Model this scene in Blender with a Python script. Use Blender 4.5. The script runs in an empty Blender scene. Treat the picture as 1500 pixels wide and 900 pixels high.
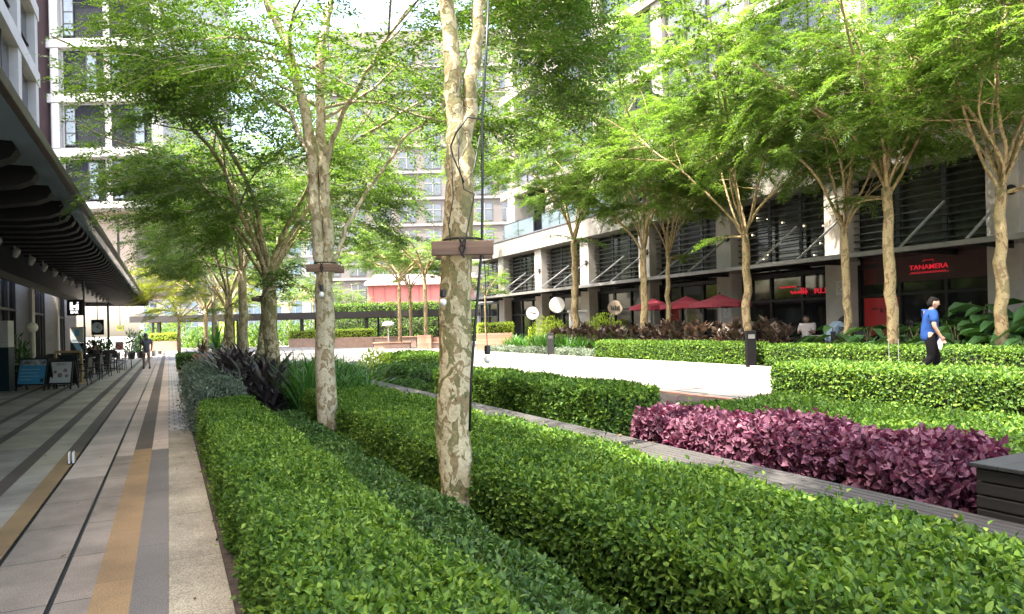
import bpy, bmesh, math, random
import numpy as np
from mathutils import Vector, Matrix, Quaternion
scene = bpy.context.scene
COL = scene.collection
PI = math.pi
# ------------------------------------------------------------------ camera model (metres, X right of the kerb, Y along the walkway)
F = 1000.0; RHO = .022; EYE = 1.55
VX, VY = 247.0, 490.0
CX = 750.0; CY = VY - math.tan(RHO) * (CX - VX)
YAW = math.atan(math.hypot(CX - VX, CY - VY) / F)
S_, C_ = math.sin(YAW), math.cos(YAW)
def ray(px, py):
    a = (px - CX) / F; b = (CY - py) / F
    r = a * math.cos(RHO) + b * math.sin(RHO); u = -a * math.sin(RHO) + b * math.cos(RHO)
    return (S_ + r * C_, C_ - r * S_, u)
def onz(px, py, z):
    d = ray(px, py); t = (z - EYE) / d[2]; return Vector((d[0] * t, d[1] * t, z))
def onx(px, py, X):
    d = ray(px, py); t = X / d[0]; return Vector((X, d[1] * t, EYE + d[2] * t))
def ond(px, py, D):
    d = ray(px, py); return Vector((d[0] * D, d[1] * D, EYE + d[2] * D))
cam_d = bpy.data.cameras.new('camera'); cam = bpy.data.objects.new('camera', cam_d); COL.objects.link(cam); scene.camera = cam
fw = Vector((S_, C_, 0)); rt = Vector((C_, -S_, 0)); up = Vector((0, 0, 1))
cr = rt * math.cos(RHO) - up * math.sin(RHO); cu = up * math.cos(RHO) + rt * math.sin(RHO)
m = Matrix((cr, cu, -fw)).transposed().to_4x4(); m.translation = (0, 0, EYE)
cam.matrix_world = m
cam_d.sensor_width = 36; cam_d.lens = 36 * F / 1500; cam_d.shift_y = (CY - 450) / 1500
cam_d.clip_end = 2000; cam_d.clip_start = .05
# ------------------------------------------------------------------ light
w = bpy.data.worlds.new('World'); scene.world = w; w.use_nodes = True
nt = w.node_tree; bg = nt.nodes['Background']
sky = nt.nodes.new('ShaderNodeTexSky'); sky.sky_type = 'NISHITA'; sky.sun_disc = False
SUN_EL = math.radians(64); SUN_AZ = math.atan2(-.985, -.12)
sky.sun_elevation = SUN_EL; sky.sun_rotation = SUN_AZ; sky.dust_density = 4.0; sky.air_density = 1.0
tint = nt.nodes.new('ShaderNodeMix'); tint.data_type = 'RGBA'; tint.blend_type = 'MULTIPLY'; tint.inputs[0].default_value = 1; tint.inputs[7].default_value = (1, .93, .84, 1)
nt.links.new(sky.outputs[0], tint.inputs[6]); nt.links.new(tint.outputs[2], bg.inputs[0]); bg.inputs[1].default_value = .15
sd = bpy.data.lights.new('sun', 'SUN'); so = bpy.data.objects.new('sun', sd); COL.objects.link(so)
sd.energy = 2.0; sd.angle = math.radians(.53); sd.color = (1, .955, .87)
sdir = Vector((math.sin(SUN_AZ) * math.cos(SUN_EL), math.cos(SUN_AZ) * math.cos(SUN_EL), math.sin(SUN_EL)))
so.rotation_euler = sdir.to_track_quat('Z', 'Y').to_euler(); so.location = sdir * 60
vs = scene.view_settings; vs.view_transform = 'Standard'; vs.look = 'None'; vs.gamma = 1; vs.use_curve_mapping = False
vs.exposure = 3.45
cy = scene.cycles
cy.max_bounces = 6; cy.diffuse_bounces = 3; cy.glossy_bounces = 2; cy.transmission_bounces = 3; cy.transparent_max_bounces = 6
cy.use_denoising = True; cy.caustics_reflective = False; cy.caustics_refractive = False
cy.sample_clamp_indirect = 4
# ------------------------------------------------------------------ materials
MATS = {}
def nodes_of(name):
    mt = bpy.data.materials.new(name); mt.use_nodes = True
    n = mt.node_tree.nodes; l = mt.node_tree.links
    return mt, n, l, n['Principled BSDF']
def M(name, col, rough=.6, var=.18, scale=6., bump=0., metal=0., spec=.5, stretch=(1, 1, 1), col2=None, detail=4):
    if name in MATS: return MATS[name]
    mt, n, l, p = nodes_of(name)
    tc = n.new('ShaderNodeTexCoord'); mp = n.new('ShaderNodeMapping'); mp.inputs['Scale'].default_value = stretch
    l.new(tc.outputs['Object'], mp.inputs[0])
    nz = n.new('ShaderNodeTexNoise'); nz.inputs['Scale'].default_value = scale; nz.inputs['Detail'].default_value = detail; nz.inputs['Roughness'].default_value = .62
    l.new(mp.outputs[0], nz.inputs['Vector'])
    cr_ = n.new('ShaderNodeValToRGB'); e = cr_.color_ramp.elements
    a = col2 if col2 else tuple(c * (1 - var) for c in col); b = tuple(min(1, c * (1 + var)) for c in col)
    e[0].position = .32; e[0].color = (*a, 1); e[1].position = .68; e[1].color = (*b, 1)
    l.new(nz.outputs[0], cr_.inputs[0]); l.new(cr_.outputs[0], p.inputs['Base Color'])
    p.inputs['Roughness'].default_value = rough; p.inputs['Metallic'].default_value = metal
    p.inputs['Specular IOR Level'].default_value = spec
    if bump:
        bp = n.new('ShaderNodeBump'); bp.inputs['Strength'].default_value = bump; bp.inputs['Distance'].default_value = .02
        l.new(nz.outputs[0], bp.inputs['Height']); l.new(bp.outputs[0], p.inputs['Normal'])
    MATS[name] = mt; return mt
def leafmat(name, cols, trans=.35, rough=.42, spec=.4, clump=.5, tcol=None, cscale=1.3):
    """per-leaf colour (random per island) over a loose clump-to-clump variation, with light passing through the blade"""
    if name in MATS: return MATS[name]
    mt, n, l, p = nodes_of(name)
    g = n.new('ShaderNodeNewGeometry'); tc = n.new('ShaderNodeTexCoord')
    nz = n.new('ShaderNodeTexNoise'); nz.inputs['Scale'].default_value = cscale; nz.inputs['Detail'].default_value = 2
    l.new(tc.outputs['Object'], nz.inputs['Vector'])
    mx = n.new('ShaderNodeMix'); mx.data_type = 'FLOAT'; mx.inputs[0].default_value = clump
    l.new(g.outputs['Random Per Island'], mx.inputs[2]); l.new(nz.outputs[0], mx.inputs[3])
    cr_ = n.new('ShaderNodeValToRGB'); cr_.color_ramp.interpolation = 'LINEAR'; e = cr_.color_ramp.elements
    while len(e) < len(cols): e.new(.5)
    for i, (pos, c) in enumerate(cols): e[i].position = pos; e[i].color = (*c, 1)
    l.new(mx.outputs[0], cr_.inputs[0]); l.new(cr_.outputs[0], p.inputs['Base Color'])
    p.inputs['Roughness'].default_value = rough; p.inputs['Specular IOR Level'].default_value = spec
    tr = n.new('ShaderNodeBsdfTranslucent'); hs = n.new('ShaderNodeMix'); hs.data_type = 'RGBA'; hs.blend_type = 'MULTIPLY'; hs.inputs[0].default_value = 1
    hs.inputs[7].default_value = (*(tcol or (1.7, 1.7, .7)), 1); l.new(cr_.outputs[0], hs.inputs[6]); l.new(hs.outputs[2], tr.inputs[0])
    ms = n.new('ShaderNodeMixShader'); ms.inputs[0].default_value = trans
    l.new(p.outputs[0], ms.inputs[1]); l.new(tr.outputs[0], ms.inputs[2]); l.new(ms.outputs[0], n['Material Output'].inputs[0])
    MATS[name] = mt; return mt
def frosted(name, col, k=.5):
    if name in MATS: return MATS[name]
    mt, n, l, p = nodes_of(name)
    p.inputs['Base Color'].default_value = (*col, 1); p.inputs['Roughness'].default_value = .15; tr = n.new('ShaderNodeBsdfTranslucent'); tr.inputs[0].default_value = (*col, 1)
    tc = n.new('ShaderNodeTexCoord'); nz = n.new('ShaderNodeTexNoise'); nz.inputs['Scale'].default_value = .7; nz.inputs['Detail'].default_value = 3; l.new(tc.outputs['Object'], nz.inputs['Vector'])
    q = n.new('ShaderNodeMath'); q.operation = 'MULTIPLY'; q.inputs[1].default_value = k * 2; l.new(nz.outputs[0], q.inputs[0])
    ms = n.new('ShaderNodeMixShader'); l.new(q.outputs[0], ms.inputs[0]); l.new(p.outputs[0], ms.inputs[1]); l.new(tr.outputs[0], ms.inputs[2]); l.new(ms.outputs[0], n['Material Output'].inputs[0]); MATS[name] = mt; return mt
def emit(name, col, k):
    if name in MATS: return MATS[name]
    mt, n, l, p = nodes_of(name)
    p.inputs['Base Color'].default_value = (*col, 1); p.inputs['Emission Color'].default_value = (*col, 1); p.inputs['Emission Strength'].default_value = k
    MATS[name] = mt; return mt
def bark(name, pale, olive, brown, mscale=7., cut=.5):
    mt, n, l, p = nodes_of(name)
    tc = n.new('ShaderNodeTexCoord'); mp = n.new('ShaderNodeMapping'); mp.inputs['Scale'].default_value = (1, 1, .62); l.new(tc.outputs['Object'], mp.inputs[0])
    a = n.new('ShaderNodeTexNoise'); a.inputs['Scale'].default_value = mscale; a.inputs['Detail'].default_value = 4; a.inputs['Distortion'].default_value = .5
    b = n.new('ShaderNodeTexNoise'); b.inputs['Scale'].default_value = mscale * 1.5; b.inputs['Detail'].default_value = 2; b.inputs['Distortion'].default_value = 1.2
    c = n.new('ShaderNodeTexNoise'); c.inputs['Scale'].default_value = 40; c.inputs['Detail'].default_value = 5
    mb_ = n.new('ShaderNodeMapping'); mb_.inputs['Location'].default_value = (3.1, 7.7, 1.3); l.new(mp.outputs[0], mb_.inputs[0])
    l.new(mp.outputs[0], a.inputs['Vector']); l.new(mb_.outputs[0], b.inputs['Vector']); l.new(tc.outputs['Object'], c.inputs['Vector'])
    r1 = n.new('ShaderNodeValToRGB'); e = r1.color_ramp.elements; e[0].position = cut - .012; e[0].color = (0, 0, 0, 1); e[1].position = cut + .012; e[1].color = (1, 1, 1, 1)
    r2 = n.new('ShaderNodeValToRGB'); e = r2.color_ramp.elements; e[0].position = .55; e[0].color = (0, 0, 0, 1); e[1].position = .575; e[1].color = (1, 1, 1, 1)
    l.new(a.outputs[0], r1.inputs[0]); l.new(b.outputs[0], r2.inputs[0])
    def mix(fac, x, y):
        q = n.new('ShaderNodeMix'); q.data_type = 'RGBA'; l.new(fac, q.inputs[0])
        for k, v in ((6, x), (7, y)):
            if isinstance(v, tuple): q.inputs[k].default_value = (*v, 1)
            else: l.new(v, q.inputs[k])
        return q.outputs[2]
    base = mix(r1.outputs[0], olive, pale); base = mix(r2.outputs[0], base, brown)
    k = n.new('ShaderNodeTexNoise'); k.inputs['Scale'].default_value = mscale * 3.1; k.inputs['Detail'].default_value = 3; l.new(mb_.outputs[0], k.inputs['Vector'])
    r3 = n.new('ShaderNodeValToRGB'); e = r3.color_ramp.elements; e[0].position = .64; e[0].color = (0, 0, 0, 1); e[1].position = .69; e[1].color = (1, 1, 1, 1); l.new(k.outputs[0], r3.inputs[0]); base = mix(r3.outputs[0], base, tuple(x * .55 for x in olive))
    w_ = n.new('ShaderNodeTexNoise'); w_.inputs['Scale'].default_value = 1.3; w_.inputs['Detail'].default_value = 3; l.new(tc.outputs['Object'], w_.inputs['Vector'])
    r4 = n.new('ShaderNodeValToRGB'); e = r4.color_ramp.elements; e[0].position = .42; e[0].color = (0, 0, 0, 1); e[1].position = .75; e[1].color = (.6, .6, .6, 1); l.new(w_.outputs[0], r4.inputs[0]); base = mix(r4.outputs[0], base, tuple(x * 1.5 for x in olive))
    fine = n.new('ShaderNodeValToRGB'); e = fine.color_ramp.elements; e[0].position = .25; e[0].color = (.62, .6, .55, 1); e[1].position = .7; e[1].color = (1.05, 1.05, 1.05, 1); l.new(c.outputs[0], fine.inputs[0])
    q = n.new('ShaderNodeMix'); q.data_type = 'RGBA'; q.blend_type = 'MULTIPLY'; q.inputs[0].default_value = 1; l.new(base, q.inputs[6]); l.new(fine.outputs[0], q.inputs[7])
    l.new(q.outputs[2], p.inputs['Base Color']); p.inputs['Roughness'].default_value = .75
    ad = n.new('ShaderNodeMath'); ad.operation = 'ADD'; l.new(r1.outputs[0], ad.inputs[0]); l.new(c.outputs[0], ad.inputs[1])
    bp = n.new('ShaderNodeBump'); bp.inputs['Strength'].default_value = .5; bp.inputs['Distance'].default_value = .012; l.new(ad.outputs[0], bp.inputs['Height']); l.new(bp.outputs[0], p.inputs['Normal'])
    MATS[name] = mt; return mt
def planks(name, col, step, axis=0, gap=.07, var=.25, rough=.65, grain=None):
    """boards: grooves across one object axis every `step` metres plus grain"""
    if name in MATS: return MATS[name]
    mt, n, l, p = nodes_of(name)
    tc = n.new('ShaderNodeTexCoord'); sx = n.new('ShaderNodeSeparateXYZ'); l.new(tc.outputs['Object'], sx.inputs[0])
    dv = n.new('ShaderNodeMath'); dv.operation = 'DIVIDE'; dv.inputs[1].default_value = step; l.new(sx.outputs[axis], dv.inputs[0])
    fr = n.new('ShaderNodeMath'); fr.operation = 'FRACT'; l.new(dv.outputs[0], fr.inputs[0])
    fl = n.new('ShaderNodeMath'); fl.operation = 'FLOOR'; l.new(dv.outputs[0], fl.inputs[0])
    wn = n.new('ShaderNodeTexWhiteNoise'); wn.noise_dimensions = '1D'; l.new(fl.outputs[0], wn.inputs['W'])
    gp = n.new('ShaderNodeMath'); gp.operation = 'GREATER_THAN'; gp.inputs[1].default_value = gap; l.new(fr.outputs[0], gp.inputs[0])
    mp = n.new('ShaderNodeMapping'); sc = [14, 14, 14]; 
    for k in range(3):
        if k != axis: sc[k] = 3
    if grain is not None: sc = [30, 30, 30]; sc[grain] = 1.2
    mp.inputs['Scale'].default_value = sc; l.new(tc.outputs['Object'], mp.inputs[0])
    nz = n.new('ShaderNodeTexNoise'); nz.inputs['Scale'].default_value = 2.; nz.inputs['Detail'].default_value = 6; l.new(mp.outputs[0], nz.inputs['Vector'])
    av = n.new('ShaderNodeMath'); av.operation = 'MULTIPLY_ADD'; av.inputs[1].default_value = .5; l.new(wn.outputs[0], av.inputs[0]); l.new(nz.outputs[0], av.inputs[2])
    r = n.new('ShaderNodeValToRGB'); e = r.color_ramp.elements
    e[0].position = .35; e[0].color = (*[c * (1 - var) for c in col], 1); e[1].position = 1.0; e[1].color = (*[c * (1 + var) for c in col], 1); l.new(av.outputs[0], r.inputs[0])
    q = n.new('ShaderNodeMix'); q.data_type = 'RGBA'; l.new(gp.outputs[0], q.inputs[0]); q.inputs[6].default_value = (*[c * .25 for c in col], 1); l.new(r.outputs[0], q.inputs[7])
    l.new(q.outputs[2], p.inputs['Base Color']); p.inputs['Roughness'].default_value = rough
    bp = n.new('ShaderNodeBump'); bp.inputs['Strength'].default_value = .6; bp.inputs['Distance'].default_value = .006; l.new(gp.outputs[0], bp.inputs['Height']); l.new(bp.outputs[0], p.inputs['Normal'])
    MATS[name] = mt; return mt
def pave(name, c1, c2, bw, bh, mortar=.008, mcol=(.06, .055, .05), rough=.7, stain=.3, rot=0., speck=.25):
    if name in MATS: return MATS[name]
    mt, n, l, p = nodes_of(name)
    tc = n.new('ShaderNodeTexCoord'); mp = n.new('ShaderNodeMapping'); mp.inputs['Rotation'].default_value = (0, 0, rot); mp.inputs['Location'].default_value = (7.3, 0, 0); l.new(tc.outputs['Object'], mp.inputs[0])
    br = n.new('ShaderNodeTexBrick'); br.inputs['Color1'].default_value = (*c1, 1); br.inputs['Color2'].default_value = (*c2, 1); br.inputs['Mortar'].default_value = (*mcol, 1)
    br.inputs['Scale'].default_value = 1; br.inputs['Mortar Size'].default_value = mortar; br.inputs['Brick Width'].default_value = bw; br.inputs['Row Height'].default_value = bh; br.inputs['Mortar Smooth'].default_value = .2
    l.new(mp.outputs[0], br.inputs['Vector'])
    a = n.new('ShaderNodeTexNoise'); a.inputs['Scale'].default_value = 1.1; a.inputs['Detail'].default_value = 6; a.inputs['Roughness'].default_value = .65; l.new(tc.outputs['Object'], a.inputs['Vector'])
    b = n.new('ShaderNodeTexNoise'); b.inputs['Scale'].default_value = 130; b.inputs['Detail'].default_value = 2; l.new(tc.outputs['Object'], b.inputs['Vector'])
    def ramp(src, lo, hi, p0, p1):
        r = n.new('ShaderNodeValToRGB'); e = r.color_ramp.elements; e[0].position = p0; e[0].color = (lo, lo, lo * .97, 1); e[1].position = p1; e[1].color = (hi, hi, hi, 1); l.new(src, r.inputs[0]); return r.outputs[0]
    def mul(x, y):
        q = n.new('ShaderNodeMix'); q.data_type = 'RGBA'; q.blend_type = 'MULTIPLY'; q.inputs[0].default_value = 1; l.new(x, q.inputs[6]); l.new(y, q.inputs[7]); return q.outputs[2]
    o = mul(mul(br.outputs[0], ramp(a.outputs[0], 1 - stain, 1 + stain * .4, .3, .7)), ramp(b.outputs[0], 1 - speck, 1 + speck, .35, .65))
    l.new(o, p.inputs['Base Color']); p.inputs['Roughness'].default_value = rough
    bp = n.new('ShaderNodeBump'); bp.inputs['Strength'].default_value = .25; bp.inputs['Distance'].default_value = .004; l.new(o, bp.inputs['Height']); l.new(bp.outputs[0], p.inputs['Normal'])
    MATS[name] = mt; return mt
def glassy(name, col=(.012, .014, .016), rough=.06, spec=.6):
    return M(name, col, rough, .3, .6, 0, 0, spec)
# ------------------------------------------------------------------ mesh helpers
class MB:
    def __init__(s): s.v = []; s.f = []; s.mi = []; s.k = 0
    def box(s, x0, x1, y0, y1, z0, z1, mat=None):
        b = len(s.v)
        for z in (z0, z1):
            for x, y in ((x0, y0), (x1, y0), (x1, y1), (x0, y1)):
                p = Vector((x, y, z)); s.v.append(tuple(mat @ p) if mat else (x, y, z))
        for q in ((3, 2, 1, 0), (4, 5, 6, 7), (0, 1, 5, 4), (1, 2, 6, 5), (2, 3, 7, 6), (3, 0, 4, 7)): s.f.append([b + i for i in q]); s.mi.append(s.k)
        return s
    def bar(s, a, b, w, h=None):
        a, b = Vector(a), Vector(b); d = b - a; L = d.length
        q = d.to_track_quat('Z', 'Y').to_matrix().to_4x4(); q.translation = a; h = h or w
        return s.box(-w / 2, w / 2, -h / 2, h / 2, 0, L, q)
    def tube(s, pts, rs, n=8, cap=True, wob=None):
        pts = [Vector(p) for p in pts]
        if not hasattr(rs, '__len__'): rs = [rs] * len(pts)
        t0 = (pts[1] - pts[0]).normalized(); u = t0.orthogonal().normalized(); b0 = len(s.v)
        for i, p in enumerate(pts):
            t = ((pts[min(i + 1, len(pts) - 1)] - pts[max(i - 1, 0)])).normalized()
            u = (u - t * u.dot(t)); u = u.normalized() if u.length > 1e-6 else t.orthogonal().normalized()
            v = t.cross(u)
            for k in range(n):
                a = 2 * PI * k / n; r = rs[i] * (1 + (wob(i, k) if wob else 0))
                s.v.append(tuple(p + u * math.cos(a) * r + v * math.sin(a) * r))
        for i in range(len(pts) - 1):
            for k in range(n):
                s.f.append([b0 + i * n + k, b0 + i * n + (k + 1) % n, b0 + (i + 1) * n + (k + 1) % n, b0 + (i + 1) * n + k]); s.mi.append(s.k)
        if cap:
            s.f.append([b0 + k for k in range(n)][::-1]); s.mi.append(s.k)
            e = b0 + (len(pts) - 1) * n; s.f.append([e + k for k in range(n)]); s.mi.append(s.k)
        return s
    def lathe(s, prof, n=16, o=(0, 0, 0)):
        b0 = len(s.v)
        for r, z in prof:
            for k in range(n): a = 2 * PI * k / n; s.v.append((o[0] + r * math.cos(a), o[1] + r * math.sin(a), o[2] + z))
        for i in range(len(prof) - 1):
            for k in range(n): s.f.append([b0 + i * n + k, b0 + i * n + (k + 1) % n, b0 + (i + 1) * n + (k + 1) % n, b0 + (i + 1) * n + k]); s.mi.append(s.k)
        s.f.append([b0 + k for k in range(n)][::-1]); s.mi.append(s.k)
        e = b0 + (len(prof) - 1) * n; s.f.append([e + k for k in range(n)]); s.mi.append(s.k)
        return s
    def sphere(s, c, r, n=16, mth=10, sc=(1, 1, 1)):
        prof = [(max(1e-4, math.sin(PI * i / mth)) * r, -math.cos(PI * i / mth) * r) for i in range(mth + 1)]
        b = len(s.v); s.lathe(prof, n); 
        for i in range(b, len(s.v)): v = s.v[i]; s.v[i] = (c[0] + v[0] * sc[0], c[1] + v[1] * sc[1], c[2] + v[2] * sc[2])
        return s
    def quad(s, *p):
        b = len(s.v); s.v += [tuple(q) for q in p]; s.f.append(list(range(b, b + len(p)))); s.mi.append(s.k); return s
    def disc(s, c, nrm, r, th, n=28):
        nrm = Vector(nrm).normalized(); return s.tube([Vector(c) - nrm * th / 2, Vector(c) + nrm * th / 2], r, n)
    def build(s, name, mats, parent=None, smooth=False, bevel=0, local=True):
        me = bpy.data.meshes.new(name)
        off = Vector((0, 0, 0))
        if parent is not None and not local: off = parent.location
        me.from_pydata([tuple(Vector(v) - off) for v in s.v], [], s.f)
        mats = mats if isinstance(mats, (list, tuple)) else [mats]
        for mt in mats: me.materials.append(mt)
        if len(mats) > 1: me.polygons.foreach_set('material_index', s.mi)
        if smooth: me.polygons.foreach_set('use_smooth', [True] * len(me.polygons))
        me.update()
        o = bpy.data.objects.new(name, me); COL.objects.link(o)
        if parent is not None: o.parent = parent
        if bevel:
            bv = o.modifiers.new('bevel', 'BEVEL'); bv.width = bevel; bv.segments = 2; bv.limit_method = 'ANGLE'
        return o
def np_mesh(name, verts, faces, mats, mi=None, parent=None, extra=None):
    """verts (n,3); faces list of (m,k) int arrays"""
    me = bpy.data.meshes.new(name); me.vertices.add(len(verts)); me.vertices.foreach_set('co', np.asarray(verts, np.float32).ravel())
    idx = np.concatenate([f.ravel() for f in faces]).astype(np.int32)
    tot = np.concatenate([np.full(len(f), f.shape[1], np.int32) for f in faces]); st = np.concatenate([[0], np.cumsum(tot)[:-1]]).astype(np.int32)
    me.loops.add(len(idx)); me.loops.foreach_set('vertex_index', idx)
    me.polygons.add(len(tot)); me.polygons.foreach_set('loop_start', st)
    try: me.polygons.foreach_set('loop_total', tot)
    except Exception: pass
    for mt in (mats if isinstance(mats, (list, tuple)) else [mats]): me.materials.append(mt)
    if mi is not None: me.polygons.foreach_set('material_index', np.asarray(mi, np.int32))
    me.update(calc_edges=True); me.validate()
    o = bpy.data.objects.new(name, me); COL.objects.link(o)
    if parent is not None: o.parent = parent
    return o
def tag(o, label, cat, group=None, kind=None):
    if label: o['label'] = label
    if cat: o['category'] = cat
    if group: o['group'] = group
    if kind: o['kind'] = kind
    return o
def thing(name, label, cat, loc=(0, 0, 0), rotz=0, group=None):
    o = bpy.data.objects.new(name, None); COL.objects.link(o); o.empty_display_size = .2
    o.location = loc; o.rotation_euler = (0, 0, rotz); return tag(o, label, cat, group)
def struct(o): o['kind'] = 'structure'; return o
def dup(root, loc, rotz, label, group=None, scale=None):
    r = root.copy(); COL.objects.link(r); r.location = loc; r.rotation_euler = (0, 0, rotz); r['label'] = label
    if scale: r.scale = scale
    if group: r['group'] = group
    for ch in list(root.children):
        c = ch.copy(); COL.objects.link(c); c.parent = r
        for g in ch.children:
            d = g.copy(); COL.objects.link(d); d.parent = c
    return r
def text(body, size, name, mat, parent, mtx, depth=.006, align='CENTER', sx=1):
    cu_ = bpy.data.curves.new(name, 'FONT'); cu_.body = body; cu_.size = size; cu_.extrude = depth; cu_.align_x = align; cu_.align_y = 'CENTER'; cu_.offset = size * .012
    t = bpy.data.objects.new(name, cu_); COL.objects.link(t); dg = bpy.context.evaluated_depsgraph_get()
    me = bpy.data.meshes.new_from_object(t.evaluated_get(dg)); bpy.data.objects.remove(t)
    me.transform(mtx @ Matrix.Diagonal((sx, 1, 1, 1))); me.materials.clear(); me.materials.append(mat)
    o = bpy.data.objects.new(name, me); COL.objects.link(o); o.parent = parent; return o
FRONT = Matrix(((1, 0, 0, 0), (0, 0, -1, 0), (0, 1, 0, 0), (0, 0, 0, 1)))    # text standing upright, facing local -Y
def fr(x, y, z): return Matrix.Translation((x, y, z)) @ FRONT
# ------------------------------------------------------------------ leaves
rs = np.random.default_rng(11)
def nrmz(a): return a / np.maximum(np.linalg.norm(a, axis=1, keepdims=True), 1e-9)
def leaf6(P, T, N, L, W, fold=.25, droop=.12):
    """six-vertex blades folded along the midrib: two quads each"""
    B = nrmz(np.cross(T, N)); N = np.cross(B, T); L = L[:, None]; W = W[:, None]
    v = np.stack([P, P + T * L * .36 + B * W * .5 + N * W * fold, P + T * L * .72 + B * W * .36 + N * (W * fold * .7 - L * droop * .4), P + T * L - N * L * droop,
                  P + T * L * .72 - B * W * .36 + N * (W * fold * .7 - L * droop * .4), P + T * L * .36 - B * W * .5 + N * W * fold], 1)
    b = np.arange(len(P))[:, None] * 6
    q = np.concatenate([b + np.array([[0, 1, 2, 3]]), b + np.array([[0, 3, 4, 5]])], 0)
    return v.reshape(-1, 3), q
def leaf4(P, T, N, L, W):
    B = nrmz(np.cross(T, N)); L = L[:, None]; W = W[:, None]
    v = np.stack([P, P + T * L * .45 + B * W * .5, P + T * L, P + T * L * .45 - B * W * .5], 1)
    b = np.arange(len(P))[:, None] * 4
    return v.reshape(-1, 3), b + np.array([[0, 1, 2, 3]])
def wavy(p, amp, f=2.1, ph=0.):
    return amp * (np.sin(p[:, 0] * f * 1.7 + p[:, 1] * f + ph) + np.sin(p[:, 1] * f * 2.3 - p[:, 0] * f * .8 + p[:, 2] * 5 + 1.3 + ph) + .8 * np.sin(p[:, 0] * f * 4.1 + p[:, 1] * f * 3.3 + ph * 2)) / 2.8
def hedge(name, label, cat, X0, X1, Y0, Y1, z0, z1, leafm, L=.045, W=.024, dens=3500, rnd=.1, amp=.03, deep=.09, faces='txXyY', core=None, group=None, up_bias=.12, six=True, rot=0, origin=None, topslope=0, ragged=.35):
    """clipped hedge: leaves scattered over and just inside a rounded, slightly uneven box, round a twiggy core"""
    ox, oy = ((X0 + X1) / 2, (Y0 + Y1) / 2)
    hx, hy, hz = (X1 - X0) / 2, (Y1 - Y0) / 2, z1 - z0
    area = {'t': 4 * hx * hy, 'x': 2 * hy * hz, 'X': 2 * hy * hz, 'y': 2 * hx * hz, 'Y': 2 * hx * hz}
    Ps = []
    for f in faces:
        n = int(area[f] * dens); a = rs.random((n, 3)); a[:, 0] = (a[:, 0] * 2 - 1) * hx; a[:, 1] = (a[:, 1] * 2 - 1) * hy; a[:, 2] *= hz
        if f == 't': a[:, 2] = hz
        elif f == 'x': a[:, 0] = -hx
        elif f == 'X': a[:, 0] = hx
        elif f == 'y': a[:, 1] = -hy
        else: a[:, 1] = hy
        Ps.append(a)
    P = np.concatenate(Ps); r = min(rnd, hx * .9, hy * .9, hz * .9)
    inner = np.stack([np.clip(P[:, 0], -hx + r, hx - r), np.clip(P[:, 1], -hy + r, hy - r), np.minimum(P[:, 2], hz - r)], 1)
    N = nrmz(P - inner + 1e-9); Q = inner + N * r
    Q += N * wavy(Q + np.array([ox, oy, 0]), amp)[:, None]
    n = len(Q); Q -= N * (rs.random((n, 1)) ** 2 * deep); 
    pop = rs.random((n, 1)); Q += N * np.where(pop > .94, rs.random((n, 1)) * deep * ragged, 0)
    T = nrmz(N * .45 + rs.normal(size=(n, 3)) * .62 + np.array([0, 0, up_bias * .6]))
    NN = nrmz(N + rs.normal(size=(n, 3)) * .5 + np.array([0, 0, up_bias]))
    Ls = L * (.6 + .7 * rs.random(n)); Ws = W * (.65 + .6 * rs.random(n))
    Q += np.array([0, 0, 0])
    v, q = (leaf6(Q, T, NN, Ls, Ws) if six else leaf4(Q, T, NN, Ls, Ws))
    # core box, inset
    i = deep * .75; cv = []; nx, ny, nz_ = 3, max(2, int(hy * 4)), 2
    c = MB().box(-hx + i, hx - i, -hy + i, hy - i, 0, hz - i)
    cvv = np.array(c.v); cf = np.array(c.f) + len(v)
    fl = [q, cf]
    o = np_mesh(name, np.concatenate([v, cvv]), fl, [leafm, core or CORE], np.concatenate([np.zeros(len(q)), np.ones(len(cf))]))
    o.location = (ox, oy, z0) if origin is None else origin; o.rotation_euler = (0, 0, rot)
    return tag(o, label, cat, group)
CORE = M('hedge_twigs', (.016, .02, .008), .9, .5, 30)
# leaf palettes
LG = leafmat('privet_leaf', [(0, (.012, .036, .008)), (.33, (.046, .105, .018)), (.62, (.118, .212, .032)), (.93, (.24, .34, .05)), (1, (.33, .30, .05))], .3, .55, .22, .42)
LD = leafmat('box_leaf', [(0, (.017, .045, .014)), (.4, (.040, .09, .022)), (.75, (.08, .155, .032)), (1, (.15, .23, .05))], .25, .5, .28, .4)
LY = leafmat('golden_leaf', [(0, (.13, .22, .025)), (.5, (.28, .38, .04)), (1, (.46, .52, .07))], .35, .45, .4, .4)
LP = leafmat('plum_leaf', [(0, (.046, .016, .028)), (.4, (.115, .038, .065)), (.72, (.205, .082, .12)), (.97, (.33, .18, .215)), (1, (.10, .14, .05))], .22, .55, .25, .35, (1.5, .6, .9))
LS = leafmat('silver_leaf', [(0, (.08, .115, .08)), (.5, (.17, .215, .15)), (1, (.32, .36, .28))], .2, .6, .3, .4, (1.2, 1.3, 1))
LC = leafmat('cordyline_leaf', [(0, (.026, .02, .024)), (.5, (.07, .055, .064)), (.85, (.15, .12, .125)), (1, (.26, .22, .18))], .12, .28, .6, .3, (1.2, .7, .8))
LC2 = leafmat('bronze_leaf', [(0, (.03, .027, .02)), (.45, (.085, .064, .05)), (.8, (.20, .15, .115)), (1, (.20, .25, .08))], .2, .35, .5, .3, (1.3, .9, .7))
LR = leafmat('strap_leaf', [(0, (.03, .095, .02)), (.5, (.06, .175, .03)), (1, (.14, .29, .05))], .3, .35, .5, .4)
LB = leafmat('broad_leaf', [(0, (.025, .07, .025)), (.5, (.05, .12, .04)), (1, (.11, .19, .07))], .25, .32, .5, .4)
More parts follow.
